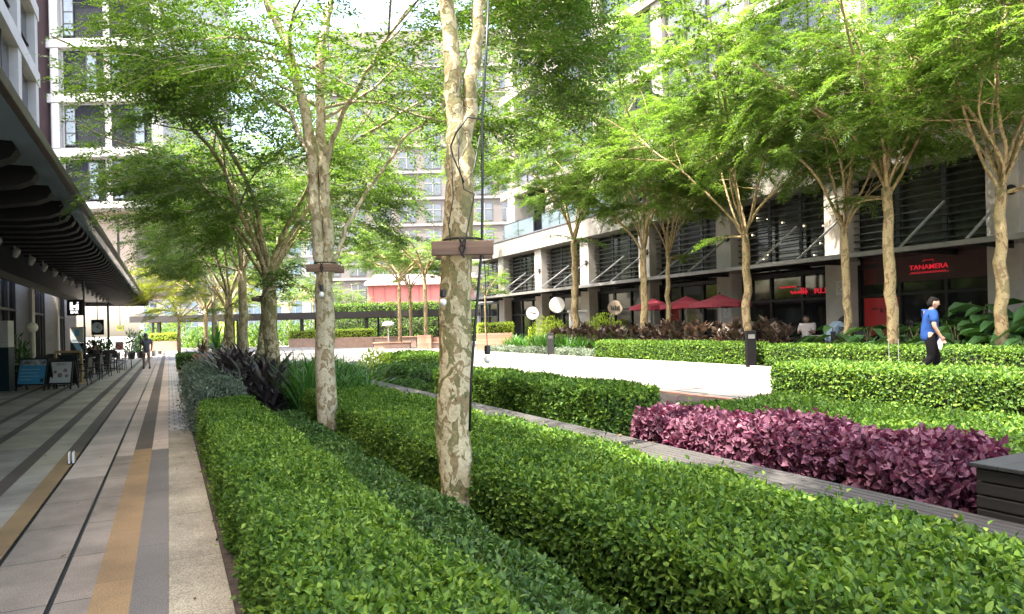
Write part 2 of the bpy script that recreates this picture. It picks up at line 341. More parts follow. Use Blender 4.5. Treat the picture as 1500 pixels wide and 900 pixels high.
LT = leafmat('feather_leaf', [(.15, (.042, .084, .018)), (.45, (.085, .145, .028)), (.7, (.145, .215, .04)), (.95, (.21, .28, .055))], .5, .42, .45, .6, (1.5, 1.7, .75), .55)
LTY = leafmat('yellow_leaf', [(.15, (.08, .13, .012)), (.5, (.16, .2, .016)), (.95, (.34, .3, .03))], .5, .5, .3, .6, (1.5, 1.5, .5), .55)  # feathery leaf colours shifted towards yellow
# ------------------------------------------------------------------ trees
BK1 = bark('mottled_bark', (.54, .46, .29), (.17, .155, .06), (.26, .19, .09), 10.5, .475)
BK3 = bark('pale_mottled_bark', (.55, .48, .34), (.24, .21, .11), (.30, .22, .12), 7.5, .41)
BK2 = bark('honey_bark', (.44, .335, .175), (.22, .18, .08), (.22, .14, .07), 5, .42)
def fronds_mesh(name, fr_, leafm, parent, rngn, pairs=7, ll=.085, lw=.034):
    P = np.array([f[0] for f in fr_]); D = nrmz(np.array([f[1] for f in fr_])); Ln = np.array([f[2] for f in fr_]); n = len(P)
    Z = np.array([[0, 0, 1.]]); Sd = nrmz(np.cross(D, Z + rngn.normal(size=(n, 3)) * .28)); U = np.cross(Sd, D)
    Vs = []; Ts = []; Ns = []; L = []
    for j in range(pairs):
        t = .12 + .88 * j / (pairs - 1)
        base = P + D * (Ln * t)[:, None] - Z * (Ln * .28 * t * t)[:, None]
        for s in (-1, 1):
            Vs.append(base + rngn.normal(size=(n, 3)) * .008)
            Ts.append(nrmz(Sd * s * .9 + D * .55 - Z * .22 + rngn.normal(size=(n, 3)) * .2)); Ns.append(nrmz(U + rngn.normal(size=(n, 3)) * .3))
            L.append(ll * (1.05 - .9 * abs(t - .45)) * (.8 + .4 * rngn.random(n)))
    L = np.concatenate(L); v, q = leaf4(np.concatenate(Vs), np.concatenate(Ts), np.concatenate(Ns), L, L * (lw / ll))
    return np_mesh(name, v, [q], leafm, None, parent)
def grow(seed, H=9., fork=2.8, tr=.11, R=3.5, nl=6, limbs=None, spread=1., n2=8, n3=6, dens=1., lean=(0, 0), leaf=.085, pairs=7, leafm=None, barkm=None, low=.0, thin=1., name='tree', lrf=(.42, .6), nb=4, keep=None, gnarl=.012):
    """one tree: tapering trunk, forking limbs, twigs, and feathery compound leaves hung along the twigs; returns its Empty"""
    rg = random.Random(seed); rn = np.random.default_rng(seed)
    root = bpy.data.objects.new(name, None); COL.objects.link(root)
    kp0 = keep or (lambda p: True); keep = lambda p: kp0(p) and p.xy.length < R * 1.06
    mb = MB(); fl = []
    def rnd(a): return Vector((rg.gauss(0, a), rg.gauss(0, a), rg.gauss(0, a)))
    def leaves(p, d, L):
        for s in (-1, 1):
            dd = Vector((d.x, d.y, d.z * .4)); side = Vector((-dd.y, dd.x, 0)); 
            if side.length < .05: side = Vector((rg.uniform(-1, 1), rg.uniform(-1, 1), 0))
            q = (dd.normalized() * .7 + side.normalized() * s * rg.uniform(.4, 1.2) + Vector((0, 0, rg.uniform(-.25, .3)))).normalized()
            if rg.random() < dens * .82 and (keep is None or keep(p)): fl.append((tuple(p), tuple(q), L * rg.uniform(.7, 1.25)))
    def br(p, d, L, r, lev, out):
        n = max(3, int(L / (.35 if lev < 3 else .16))); st = L / n; pts = [p.copy()]; ds = [d.copy()]
        for k in range(n):
            t = k / n
            b = out * (.10 * spread * (1 if lev == 1 else .5)) + rnd(.10 if lev == 1 else .14)
            if lev >= 2: b += Vector((0, 0, -.05 if lev == 2 else -.06))
            d = (d + b).normalized(); p = p + d * st
            if keep is not None and k > 1 and not keep(p): break
            pts.append(p.copy()); ds.append(d.copy())
        n = len(pts) - 1
        rr = [max(.004, r * (1 - (.72 if lev == 1 else .8) * i / n)) for i in range(n + 1)]
        mb.tube(pts, rr, 7 if lev == 1 else (5 if lev == 2 else 3), cap=False)
        if lev < 3:
            kc = n2 if lev == 1 else n3
            for c in range(kc):
                t = (.22 if lev == 1 else .25) + (.78 if lev == 1 else .75) * (c + rg.random() * .8) / kc; t = min(t, .99)
                i = min(n, int(t * n) + 0); q = pts[i].lerp(pts[min(n, i + 1)], t * n - i); dd = ds[i]
                ax = (dd.orthogonal().normalized()); ax.rotate(Quaternion(dd, rg.uniform(0, 2 * PI)))
                cd = dd.copy(); cd.rotate(Quaternion(ax, math.radians(rg.uniform(35, 70))))
                o2 = Vector((q.x, q.y, 0)); o2 = o2.normalized() if o2.length > .1 else Vector((rg.uniform(-1, 1), rg.uniform(-1, 1), 0)).normalized()
                cd = (Vector((cd.x, cd.y, cd.z * (.55 if lev == 1 else .42))) + o2 * (.45 if lev == 1 else .2)).normalized()
                if lev == 1: l2 = R * rg.uniform(.38, .62) * (1.1 - .45 * t)
                else: l2 = R * rg.uniform(.2, .33)
                if (q + cd * l2).xy.length > R * 1.12: l2 *= .6
                if keep is not None and not keep(q + cd * l2): continue
                br(q, cd, l2, rr[i] * (.5 if lev == 1 else .55), lev + 1, Vector((cd.x, cd.y, 0)))
        if lev >= 2:
            step = (.17 if lev == 2 else .095) / thin; s = L * (.5 if lev == 2 else .12)
            while s < L:
                t = s / L * n; i = min(n - 1, int(t)); leaves(pts[i].lerp(pts[i + 1], t - i), ds[i], .33); s += step * rg.uniform(.7, 1.3)
            if keep is None or keep(pts[-1]): fl.append((tuple(pts[-1]), tuple(ds[-1] + rnd(.1)), .34))
    ln = Vector((lean[0], lean[1], 0))
    ks = max(5, int(fork / .35)); tp = [Vector((0, 0, 0)) + ln * (k / ks) ** 1.3 * fork + Vector((rg.gauss(0, gnarl), rg.gauss(0, gnarl), fork * k / ks)) for k in range(ks + 1)]; tp[0].z = -.25
    trr = [tr * (1.12 - .25 * k / ks) * (1.12 if k == 0 else 1) for k in range(ks + 1)]
    if limbs: trr[-1] *= .62
    wv = [rg.uniform(-.06, .06) for _ in range(99)]
    mb.tube(tp, trr, 14, wob=lambda i, k: wv[(i * 5 + k * 3) % 99] * (.6 + gnarl * 25) + (.05 + gnarl * 2) * math.sin(k * 1.35 + i * .3))
    top = tp[-1]
    if limbs:
        for pts, r in limbs:      # limbs given as polylines from the fork
            pts = [Vector(q) for q in pts]; fine = []
            for a, b in zip(pts[:-1], pts[1:]):
                for k in range(5): fine.append(a.lerp(b, k / 5) + rnd(.012))
            fine.append(pts[-1]); n = len(fine) - 1
            rr = [r * (1 - .45 * i / n) for i in range(n + 1)]
            mb.tube(fine, rr, 10, cap=False, wob=lambda i, k: wv[(i * 7 + k * 3) % 99] * .5)
            d = (fine[-1] - fine[-3]).normalized(); o = Vector((d.x, d.y, 0)); o = o.normalized() if o.length > .05 else Vector((1, 0, 0))
            for c in range(3):
                a = rg.uniform(0, 2 * PI); dd = (d + Vector((math.cos(a), math.sin(a), 0)) * .5).normalized()
                br(fine[-1], dd, (H - fine[-1].z) * rg.uniform(.7, 1.), rr[-1] * .75, 1, Vector((dd.x, dd.y, 0)).normalized())
            for c in range(nb):
                i = rg.randrange(int(n * .55), n); a = rg.uniform(0, 2 * PI); dd = Vector((math.cos(a), math.sin(a), .45)).normalized()
                br(fine[i], dd, R * rg.uniform(.5, .8), rr[i] * .42, 2, Vector((dd.x, dd.y, 0)))
    for i in range(nl):
        az = 2 * PI * i / nl + rg.uniform(-.35, .35); inc = math.radians(rg.uniform(12, 34)) * spread
        d = Vector((math.cos(az) * math.sin(inc), math.sin(az) * math.sin(inc), math.cos(inc)))
        k = rg.random(); p0 = tp[ks - 1].lerp(top, .3 + .7 * k) - d * tr * .5
        br(p0, d, (H - fork) * rg.uniform(.78, 1.05), tr * rg.uniform(*lrf), 1, Vector((math.cos(az), math.sin(az), 0)))
    for i in range(int(low)):
        a = rg.uniform(0, 2 * PI); dd = Vector((math.cos(a), math.sin(a), .35)).normalized()
        br(tp[ks - 1].lerp(top, rg.random()), dd, R * rg.uniform(.55, .85), tr * .28, 2, Vector((dd.x, dd.y, 0)))
    t = mb.build('trunk', barkm or BK1, root, smooth=True)
    fronds_mesh('crown', fl, leafm or LT, root, rn, pairs, leaf, leaf * .4)
    return root
def put(root, x, y, z, rz, label, group, sc=1.):
    root.location = (x, y, z); root.rotation_euler = (0, 0, rz); root.scale = (sc, sc, sc); return tag(root, label, 'tree', group)
# ---- plants
def strap_clump(n, L, W, spreadr, lift=(.6, 1.3), seed=0, mat=None, seg=5, parent=None, name='foliage', wide=.5, arch=1.):
    """arching strap leaves from one base"""
    rg = np.random.default_rng(seed); V = []; Fq = []
    az = rg.random(n) * 2 * PI; el = rg.uniform(lift[0], lift[1], n); Ls = L * rg.uniform(.6, 1.15, n); Ws = W * rg.uniform(.7, 1.2, n)
    b0 = np.stack([np.cos(rg.random(n) * 6.28) * spreadr * rg.random(n), np.sin(rg.random(n) * 6.28) * spreadr * rg.random(n), rg.random(n) * .05], 1)
    p = b0.copy(); rows = []
    for k in range(seg + 1):
        t = k / seg; e = el - arch * t * t * rg.uniform(.7, 1.2, n); d = np.stack([np.cos(az) * np.cos(e), np.sin(az) * np.cos(e), np.sin(e)], 1)
        s = np.stack([-np.sin(az), np.cos(az), np.zeros(n)], 1); wv = Ws * (min(1, .35 + 1.6 * t) * (1 - max(0, (t - wide)) / (1.02 - wide)) if t > wide else min(1, .35 + 1.6 * t))
        rows.append((p - s * wv[:, None] / 2, p + s * wv[:, None] / 2)); p = p + d * (Ls / seg)[:, None]
    v = np.stack([x for r in rows for x in r], 1).reshape(-1, 3); st = 2 * (seg + 1); b = np.arange(n)[:, None] * st
    q = np.concatenate([b + np.array([[2 * k, 2 * k + 1, 2 * k + 3, 2 * k + 2]]) for k in range(seg)], 0)
    return np_mesh(name, v, [q], mat, None, parent)
def leafy_mound(name, n, rx, ry, h, L, W, mat, seed=0, parent=None, six=True, up_=.5):
    rg = np.random.default_rng(seed); d = nrmz(rg.normal(size=(n, 3))); d[:, 2] = np.abs(d[:, 2]); r = rg.random((n, 1)) ** .35
    P = d * r * np.array([[rx, ry, h]]); T = nrmz(d * .8 + rg.normal(size=(n, 3)) * .5 + np.array([0, 0, up_])); N = nrmz(d + rg.normal(size=(n, 3)) * .5 + np.array([0, 0, .5]))
    f = leaf6 if six else leaf4; v, q = f(P, T, N, L * rg.uniform(.6, 1.3, n), W * rg.uniform(.7, 1.2, n))
    return np_mesh(name, v, [q], mat, None, parent)
STEM = M('plant_stem', (.10, .08, .04), .8, .3, 20)
SOIL = M('soil', (.045, .032, .022), .95, .5, 14, .8)
def stems(parent, n, h, r, seed):
    rg = random.Random(seed); mb = MB()
    for i in range(n):
        a = rg.uniform(0, 6.28); d = rg.uniform(0, r); mb.tube([(0, 0, -.05), (math.cos(a) * d * .5, math.sin(a) * d * .5, h * .5), (math.cos(a) * d, math.sin(a) * d, h)], [.012, .01, .006], 5)
    return mb.build('stem', STEM, parent)
# ------------------------------------------------------------------ people: one skinned body, clothes over it
SKIN = M('skin', (.25, .14, .095), .55, .08, 20); HAIR = M('dark_hair', (.015, .011, .01), .5, .3, 60)
def skin_mesh(name, joints, edges, mat, parent, sub=2):
    me = bpy.data.meshes.new(name); me.from_pydata([j[0] for j in joints], edges, []); o = bpy.data.objects.new(name, me); COL.objects.link(o)
    md = o.modifiers.new('skin', 'SKIN'); md.use_smooth_shade = True
    for i, j in enumerate(joints): r = j[1]; me.skin_vertices[0].data[i].radius = r if hasattr(r, '__len__') else (r, r)
    me.skin_vertices[0].data[0].use_root = True
    sb = o.modifiers.new('sub', 'SUBSURF'); sb.levels = sub; sb.render_levels = sub
    dg = bpy.context.evaluated_depsgraph_get(); m2 = bpy.data.meshes.new_from_object(o.evaluated_get(dg)); bpy.data.objects.remove(o)
    m2.materials.clear(); m2.materials.append(mat); m2.polygons.foreach_set('use_smooth', [True] * len(m2.polygons))
    q = bpy.data.objects.new(name, m2); COL.objects.link(q); q.parent = parent; return q
def chain(J, E, prev, pts):
    for p, r in pts: J.append((p, r)); E.append((prev, len(J) - 1)); prev = len(J) - 1
    return prev
def hand(J, E, wr, w, d, side):
    """palm, four unequal curled fingers and a thumb off the palm's side"""
    w = Vector(w); d = Vector(d).normalized(); s = Vector(side).normalized(); k = d.cross(s)
    p = w + d * .05; ip = chain(J, E, wr, [(tuple(p), (.034, .02))])
    for i, l in enumerate((.068, .08, .074, .055)):
        b = p + d * .035 + s * (.027 - .018 * i); chain(J, E, ip, [(tuple(b), .0095), (tuple(b + d * l * .55 + k * .012), .0085), (tuple(b + d * l * .85 + k * .035), .007)])
    b = w + d * .025 + s * .035; chain(J, E, ip, [(tuple(b), .012), (tuple(b + d * .035 + s * .02 + k * .012), .0095)])
def person(label, cloth, P, loc, rotz, scale, top, bottom, shoe, bare_legs=False, group=None, hairm=None, long_hair=False):
    """P: joints of the pose (x ahead, y to the person's left side)"""
    t = thing('person', label, 'person', loc, rotz, group); t.scale = (scale,) * 3
    V = {k: Vector(v) for k, v in P.items()}
    J = [(tuple(V['pelvis']), (.13, .10))]; E = []
    ch = chain(J, E, 0, [(tuple(V['waist']), (.125, .09)), (tuple(V['chest']), (.15, .105)), ])
    nk = chain(J, E, ch, [(tuple(V['neck']), (.055, .055)), (tuple(V['neck'].lerp(V['head'], .3)), (.046, .05))])
    hd = V['head']; fwd = Vector(P.get('look', (1, 0, 0))).normalized(); upv = (hd - V['neck']).normalized()
    h1 = chain(J, E, nk, [(tuple(hd - upv * .07 + fwd * .012), (.062, .074)), (tuple(hd), (.076, .096)), (tuple(hd + upv * .07 - fwd * .006), (.07, .088)), (tuple(hd + upv * .115 - fwd * .01), (.03, .04))])
    hi = h1 - 2
    sdv = fwd.cross(upv)
    chain(J, E, hi, [(tuple(hd + fwd * .085 - upv * .005), (.018, .02)), (tuple(hd + fwd * .118 - upv * .022), (.012, .012))])
    for s in (-1, 1): chain(J, E, hi, [(tuple(hd + sdv * s * .083 - fwd * .01), (.02, .014)), (tuple(hd + sdv * s * .093 - fwd * .015 + upv * .005), (.022, .008))])
    for s in ('r', 'l'):
        sg = -1 if s == 'r' else 1
        wr = chain(J, E, ch, [(tuple(V['sh_' + s]), .062), (tuple(V['el_' + s]), .043), (tuple(V['wr_' + s]), .029)])
        d = V['wr_' + s] - V['el_' + s]; hand(J, E, wr, V['wr_' + s], d, Vector((1, 0, .2)))
        kn = chain(J, E, 0, [(tuple(V['hip_' + s]), .095), (tuple(V['hip_' + s].lerp(V['kn_' + s], .45)), .082), (tuple(V['kn_' + s]), .058), (tuple(V['kn_' + s].lerp(V['an_' + s], .35)), .056), (tuple(V['an_' + s]), .037), (tuple(V['toe_' + s]), (.035, .025))])
    skin_mesh('body', J, E, SKIN, t, 2)
    # shirt
    J = [(tuple(V['pelvis'] + Vector((0, 0, -.15))), (.165, .13))]; E = []
    ch = chain(J, E, 0, [(tuple(V['pelvis'] + Vector((0, 0, -.02))), (.19, .155)), (tuple(V['waist']), (.168, .135)), (tuple(V['chest']), (.178, .132)), (tuple(V['neck'] + Vector((0, 0, -.03))), (.082, .08))]) - 1
    for s in ('r', 'l'): chain(J, E, ch, [(tuple(V['sh_' + s]), .092), (tuple(V['sh_' + s].lerp(V['el_' + s], .8)), .068)])
    skin_mesh('shirt', J, E, top, t)
    J = [(tuple(V['waist'] + Vector((0, 0, -.05))), (.145, .112))]; E = []; pv = chain(J, E, 0, [(tuple(V['pelvis'] + Vector((0, 0, .0))), (.168, .135))])
    for s in ('r', 'l'):
        pts = [(tuple(V['hip_' + s]), .122), (tuple(V['hip_' + s].lerp(V['kn_' + s], .5)), .1)]
        if not bare_legs: pts += [(tuple(V['kn_' + s]), .08), (tuple(V['kn_' + s].lerp(V['an_' + s], .5)), .073), (tuple(V['an_' + s]), .066), (tuple(V['an_' + s] + (V['an_' + s] - V['kn_' + s]).normalized() * .045), .066)]
        chain(J, E, pv, pts)
    skin_mesh('shorts' if bare_legs else 'trousers', J, E, bottom, t)
    for s in ('r', 'l'):
        a, b = V['an_' + s], V['toe_' + s]; d = b - a; back = a - Vector((d.x, d.y, d.z)).normalized() * .05
        J = [(tuple(back.lerp(Vector((back.x, back.y, b.z)), .6)), (.042, .04))]; E = []; chain(J, E, 0, [(tuple(a.lerp(b, .4)), (.05, .042)), (tuple(b + d.normalized() * .03), (.042, .026))]); skin_mesh('shoe', J, E, shoe, t)
    c = hd - fwd * .018 + upv * .035
    J = [(tuple(c - fwd * .055 - upv * .115), (.07, .05))]; E = []; chain(J, E, 0, [(tuple(c - fwd * .04 - upv * .04), (.082, .074)), (tuple(c - fwd * .022 + upv * .015), (.084, .092)), (tuple(c + upv * .06 + fwd * .012), (.077, .096)), (tuple(c + upv * .085 + fwd * .01), (.05, .068))])
    if long_hair: chain(J, E, 0, [(tuple(c - fwd * .06 - upv * .16), (.075, .04)), (tuple(c - fwd * .07 - upv * .27), (.05, .025))])
    skin_mesh('hair', J, E, hairm or HAIR, t)
    return t
# ------------------------------------------------------------------ ground, walkway, plaza
CONC = M('concrete', (.40, .38, .35), .8, .15, 3, .2); DARKM = M('dark_metal', (.022, .021, .021), .5, .3, 5, 0, .4)
WHITE = M('white_paint', (.72, .70, .67), .6, .06, 2); BLACK = M('black_paint', (.012, .012, .013), .5, .3, 8)
TIM = planks('timber_board', (.23, .13, .075), 3., 0, .0); GREYW = M('grey_render', (.30, .30, .31), .8, .12, 2)
g = MB().quad((-600, -600, -.06), (600, -600, -.06), (600, 900, -.06), (-600, 900, -.06)).build('ground', pave('ground_paving', (.30, .29, .27), (.26, .25, .23), 1.2, .6)); struct(g)
mats_ = {
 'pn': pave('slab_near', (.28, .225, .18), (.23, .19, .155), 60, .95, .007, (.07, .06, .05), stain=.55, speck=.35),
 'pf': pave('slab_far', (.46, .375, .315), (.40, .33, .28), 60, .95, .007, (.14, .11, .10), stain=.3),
 'dg': pave('strip_dark', (.135, .122, .112), (.115, .106, .10), 60, 1.9, .004, (.06, .055, .05), stain=.25, speck=.5),
 'og': pave('strip_orange', (.275, .178, .085), (.235, .15, .075), 60, 1.25, .004, (.15, .09, .04), stain=.35, speck=.4),
 'br': pave('strip_brown', (.105, .078, .062), (.085, .065, .052), 60, 1.25, .004, (.05, .04, .035), stain=.3, speck=.4),
 'gv': BLACK,
 'gs': pave('slab_grey', (.345, .30, .25), (.29, .255, .215), 60, 1.25, .006, (.09, .085, .08), stain=.5, speck=.35),
 'bs': pave('slab_buff', (.42, .36, .275), (.36, .31, .24), 60, 1.25, .006, (.10, .09, .08), stain=.4)}
order = list(mats_); YB = 10.4  # most strips and slabs switch to a second colour around this distance
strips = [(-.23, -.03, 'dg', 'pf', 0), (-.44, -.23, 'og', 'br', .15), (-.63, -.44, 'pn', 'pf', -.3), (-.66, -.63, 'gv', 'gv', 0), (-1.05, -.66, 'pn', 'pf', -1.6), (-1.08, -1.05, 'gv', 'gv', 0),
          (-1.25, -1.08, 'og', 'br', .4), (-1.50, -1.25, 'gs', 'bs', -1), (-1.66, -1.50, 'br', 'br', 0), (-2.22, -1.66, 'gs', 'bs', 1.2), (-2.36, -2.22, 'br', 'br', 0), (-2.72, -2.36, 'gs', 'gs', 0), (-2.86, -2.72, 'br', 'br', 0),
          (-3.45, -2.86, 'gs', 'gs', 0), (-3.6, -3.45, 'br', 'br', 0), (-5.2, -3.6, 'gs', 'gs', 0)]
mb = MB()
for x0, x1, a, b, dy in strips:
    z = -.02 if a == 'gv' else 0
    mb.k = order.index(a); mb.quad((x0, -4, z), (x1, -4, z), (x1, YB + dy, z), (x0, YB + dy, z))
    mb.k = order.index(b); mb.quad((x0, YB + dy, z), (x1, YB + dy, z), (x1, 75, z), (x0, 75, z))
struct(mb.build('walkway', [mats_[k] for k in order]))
KERB = pave('kerb_stone', (.32, .285, .215), (.27, .24, .185), 60, 1.3, .005, (.10, .09, .07), stain=.6, speck=.5)
KERB2 = pave('kerb_tile', (.46, .45, .44), (.36, .36, .37), .16, .3, .012, (.16, .15, .14), stain=.3)
mb = MB(); mb.box(-.03, .3, -4, 12.2, -.05, .012); mb.k = 1; mb.box(-.03, .3, 12.21, 45, -.05, .012); struct(mb.build('kerb', [KERB, KERB2], bevel=.006))
for i, (y, l) in enumerate(((9.9, 'small white bracket pair on the drain strip of the walkway'),)):
    t = thing('drain_marker', l, 'marker', (-1.09, y, 0)); MB().box(-.03, -.012, -.06, .06, 0, .14).box(.012, .03, -.06, .06, 0, .14).build('upright', WHITE, t, bevel=.003); MB().box(-.04, .04, -.08, .08, 0, .008).build('base_plate', DARKM, t)
struct(MB().box(.3, 2.97, -4, 30, -.05, .03).build('planting_bed', SOIL))
pl = MB(); poly = [(3.4, -8), (60, -8), (60, 95), (1.0, 95), (1.0, 24), (3.4, 24)]
b = len(pl.v); pl.v += [(x, y, .3) for x, y in poly] + [(x, y, -.05) for x, y in poly]; pl.f.append([0, 1, 2, 3, 4, 5]); pl.mi.append(0)
for k in range(6): pl.f.append([k, k + 6, (k + 1) % 6 + 6, (k + 1) % 6][::1]); pl.mi.append(0)
struct(pl.build('plaza', pave('plaza_paving', (.215, .20, .182), (.18, .168, .154), 1.8, .6, .045, (.035, .03, .027), stain=.35, speck=.1, rot=PI / 2)))
struct(MB().box(3.42, 7.86, -3, 11.9, .2, .315).build('hedge_bed', SOIL)); 
struct(MB().box(7.86, 7.98, -3, 11.9, .2, .34).build('bed_edging', M('edging_brick', (.25, .13, .09), .8, .3, 12), bevel=.005))
struct(MB().box(14.32, 18.1, 3, 33, .2, .32).build('shrub_bed', SOIL)); struct(MB().box(14.2, 14.32, 3, 33, .2, .34).build('bed_kerb', CONC, bevel=.006))
struct(MB().box(8.85, 10.4, -3, 8.45, .2, .318).build('island_bed', SOIL))
# ------------------------------------------------------------------ clipped hedges, planting
HG = 'clipped hedges of the planting beds'
hedge('hedge', 'broad low bright green hedge directly along the stone kerb', 'hedge', .36, 1.08, .9, 10.9, .03, .61, LG, .033, .020, 8600, .11, .04, .17, group=HG)
hedge('hedge', 'narrow lowest hedge strip squeezed between the kerb hedge and the trunks', 'hedge', 1.1, 1.6, .9, 9.7, .03, .47, LD, .036, .021, 5600, .14, .045, .11, 'txXY', group=HG)
hedge('hedge', 'wide dark green hedge running between the mottled trunks and the slatted bench', 'hedge', 1.76, 2.93, .2, 10.5, .03, .68, LG, .035, .0205, 7000, .11, .04, .17, 'txXY', group=HG)
hedge('hedge', 'tall dark block hedge behind the bench, next to the purple bushes', 'hedge', 3.62, 4.36, 5.4, 9.9, .3, .92, LG, .048, .026, 3600, .08, .025, .09, 'txyXY', group=HG)
hedge('hedge', 'low sunlit yellow green hedge behind the purple bushes', 'hedge', 4.7, 7.3, .5, 6.5, .3, .58, LG, .05, .028, 2300, .12, .03, .1, 'txyY', group=HG)
hedge('hedge', 'sunlit box hedge on the paved path that hides the walking man from the shins down', 'hedge', 9.0, 10.25, 1.5, 8.3, .3, .83, LG, .055, .03, 2300, .09, .025, .1, 'txyY', group=HG)
hedge('hedge', 'long hedge across the path ending at the grey bollard, under the red umbrellas', 'hedge', 14.4, 15.4, 14.1, 21.7, .3, .93, LG, .075, .042, 1100, .1, .03, .1, 'txyY', group=HG)
hedge('hedge', 'long hedge across the path directly behind the walking man', 'hedge', 14.45, 15.5, 3.5, 13.55, .3, .9, LG, .07, .04, 1200, .1, .03, .1, 'txyY', group=HG)
hedge('hedge', 'knee high little hedge beside the far end of the slatted bench', 'hedge', 3.5, 4.0, 10.3, 12.1, .3, .62, LD, .055, .03, 2200, .12, .04, .1, 'txyX', group=HG)
hedge('hedge', 'dark low hedge beyond the far end of the bench', 'hedge', 4.3, 5.4, 13.0, 15.9, .3, .72, LD, .06, .034, 1700, .12, .05, .1, 'txy', group=HG)
hedge('hedge', 'far hedge piece by the white path, seen beside the main mottled trunk', 'hedge', 5.6, 6.9, 16.2, 19.8, .3, .85, LG, .07, .04, 1300, .15, .06, .1, 'txy', group=HG)
hedge('hedge', 'square hedge block behind the twin stemmed tree', 'hedge', 2.5, 3.55, 13.4, 16.2, .03, .78, LD, .06, .034, 1700, .1, .04, .1, 'txyX', group=HG)
hedge('hedge', 'small dark cube of hedge at the far end of the kerb', 'hedge', .36, 1.2, 33.5, 36.5, .0, .6, LD, .09, .05, 900, .08, .04, .1, 'txy', group=HG)
hedge('plum_hedge', 'dark purple leaved bushes massed behind the slatted bench', 'hedge', 3.49, 4.3, 2.2, 4.8, .3, .82, LP, .05, .042, 3900, .2, .07, .2, 'txyXY', ragged=.25)
hedge('sage_hedge', 'grey green sage bushes along the kerb beyond the bright hedge', 'shrub',   .34, 1.0, 11.0, 19.5, .03, .80, LS, .06, .022, 3200, .2, .07, .16, 'txXy', ragged=1., up_bias=.7)
tag(hedge('ground_cover', 'low grey green ground cover beyond the square hedge block', 'ground cover', 2.6, 5.0, 17.0, 22.5, .2, .55, LS, .08, .03, 900, .15, .08, .14, 'txy', ragged=1.), None, None, None, 'stuff')
tag(hedge('silver_edging', 'silvery low plants edging the bed under the white round signs', 'ground cover', 14.42, 15.0, 21.9, 32.0, .3, .58, LS, .07, .035, 1500, .16, .07, .12, 'txy', ragged=.8), None, None, None, 'stuff')
# tall strap grass beyond the wide hedge
rg = random.Random(5)
tg = [strap_clump(60, 1.35, .035, .16, (1.0, 1.5), s, LR, 6, None, 'strap_grass', .55, 1.5) for s in range(3)]
for i in range(16):
    o = tg[i] if i < 3 else tg[i % 3].copy()
    if i >= 3: COL.objects.link(o)
    o.location = (1.95 + (i % 3) * .42 + rg.uniform(-.1, .1), 11.0 + (i // 3) * .75 + rg.uniform(-.15, .15), .02); o.rotation_euler = (0, 0, rg.uniform(0, 6)); s = rg.uniform(.82, 1.0); o.scale = (s, s, s)
    tag(o, 'tall arching green strap grass behind the twin stemmed tree', 'grass clump', 'strap grass clumps behind the twin stemmed tree')
# dark cordylines along the tree row
def cordyline(mat, seed, n=72, L=.66, W=.062, h=.25):
    r = bpy.data.objects.new('cordyline', None); COL.objects.link(r)
    for k in range(3):
        c = strap_clump(n // 3 + 4, L, W, .12, (.15 + .3 * k, .7 + .35 * k), seed * 7 + k, mat, 5, r, 'foliage', .45, 1.5); c.location = (0, 0, h * (.35 + .55 * k))
    stems(r, 5, h * 1.3, .1, seed); return r
cp = [cordyline(LC, s) for s in range(3)]
spots = [(1.42, 11.7), (1.1, 12.0), (1.6, 12.5), (1.2, 12.9), (.98, 13.6), (1.55, 13.6), (1.25, 14.4), (.95, 15.1), (1.5, 15.0), (1.2, 16.0), (.92, 16.9), (1.5, 16.6), (1.15, 17.9), (.9, 18.9), (1.4, 19.0), (1.45, 20.4), (1.7, 21.3), (1.5, 22.2), (1.9, 23.2), (1.3, 20.9)]
for i, (x, y) in enumerate(spots):
    a = rg.uniform(0, 6.28); s = rg.uniform(1.15, 1.45)
    lab = 'dark purple cordyline in the clump under the row of trunks'
    if i < 3: o = cp[i]; o.location = (x, y, .03); o.rotation_euler = (0, 0, a); o.scale = (s, s, s); tag(o, lab, 'plant', 'dark cordylines under the tree row')
    else: o = dup(cp[i % 3], (x, y, .03), a, lab, None, (s, s, s)); tag(o, lab, 'plant', 'dark cordylines under the tree row')
bp_ = [cordyline(LC2, s + 11, 100, .42, .105, .5) for s in range(2)]
i = 0
for yy in np.arange(14.2, 27.5, .62):
    for xx in (15.75, 16.6):
        lab = 'bronze cordyline in the band of dark shrubs beneath the red umbrellas'; x, y, s = xx + rg.uniform(-.2, .2), yy + rg.uniform(-.25, .25), rg.uniform(.95, 1.15) * (1 if xx < 16 else 1.15); a = rg.uniform(0, 6.28)
        if i < 2: o = bp_[i]; o.location = (x, y, .3); o.rotation_euler = (0, 0, a); o.scale = (s, s, s); tag(o, lab, 'plant', 'bronze cordylines across the path')
        else: o = dup(bp_[i % 2], (x, y, .3), a, lab, None, (s, s, s)); o['group'] = 'bronze cordylines across the path'
        i += 1
sg = [strap_clump(60, .95, .05, .2, (.9, 1.45), s + 30, LR, 5, None, 'strap_lily', .5, 1.2) for s in range(2)]
for i in range(22):
    o = sg[i] if i < 2 else sg[i % 2].copy()
    if i >= 2: COL.objects.link(o)
    o.location = (15.3 + (i % 2) * .6 + rg.uniform(-.15, .15), 22.0 + (i // 2) * .92 + rg.uniform(-.2, .2), .3); o.rotation_euler = (0, 0, rg.uniform(0, 6)); s = rg.uniform(.85, 1.1); o.scale = (s, s, s)
    tag(o, 'bright green strap leaved lily behind the silvery edging', 'plant', 'strap leaved lilies across the path')
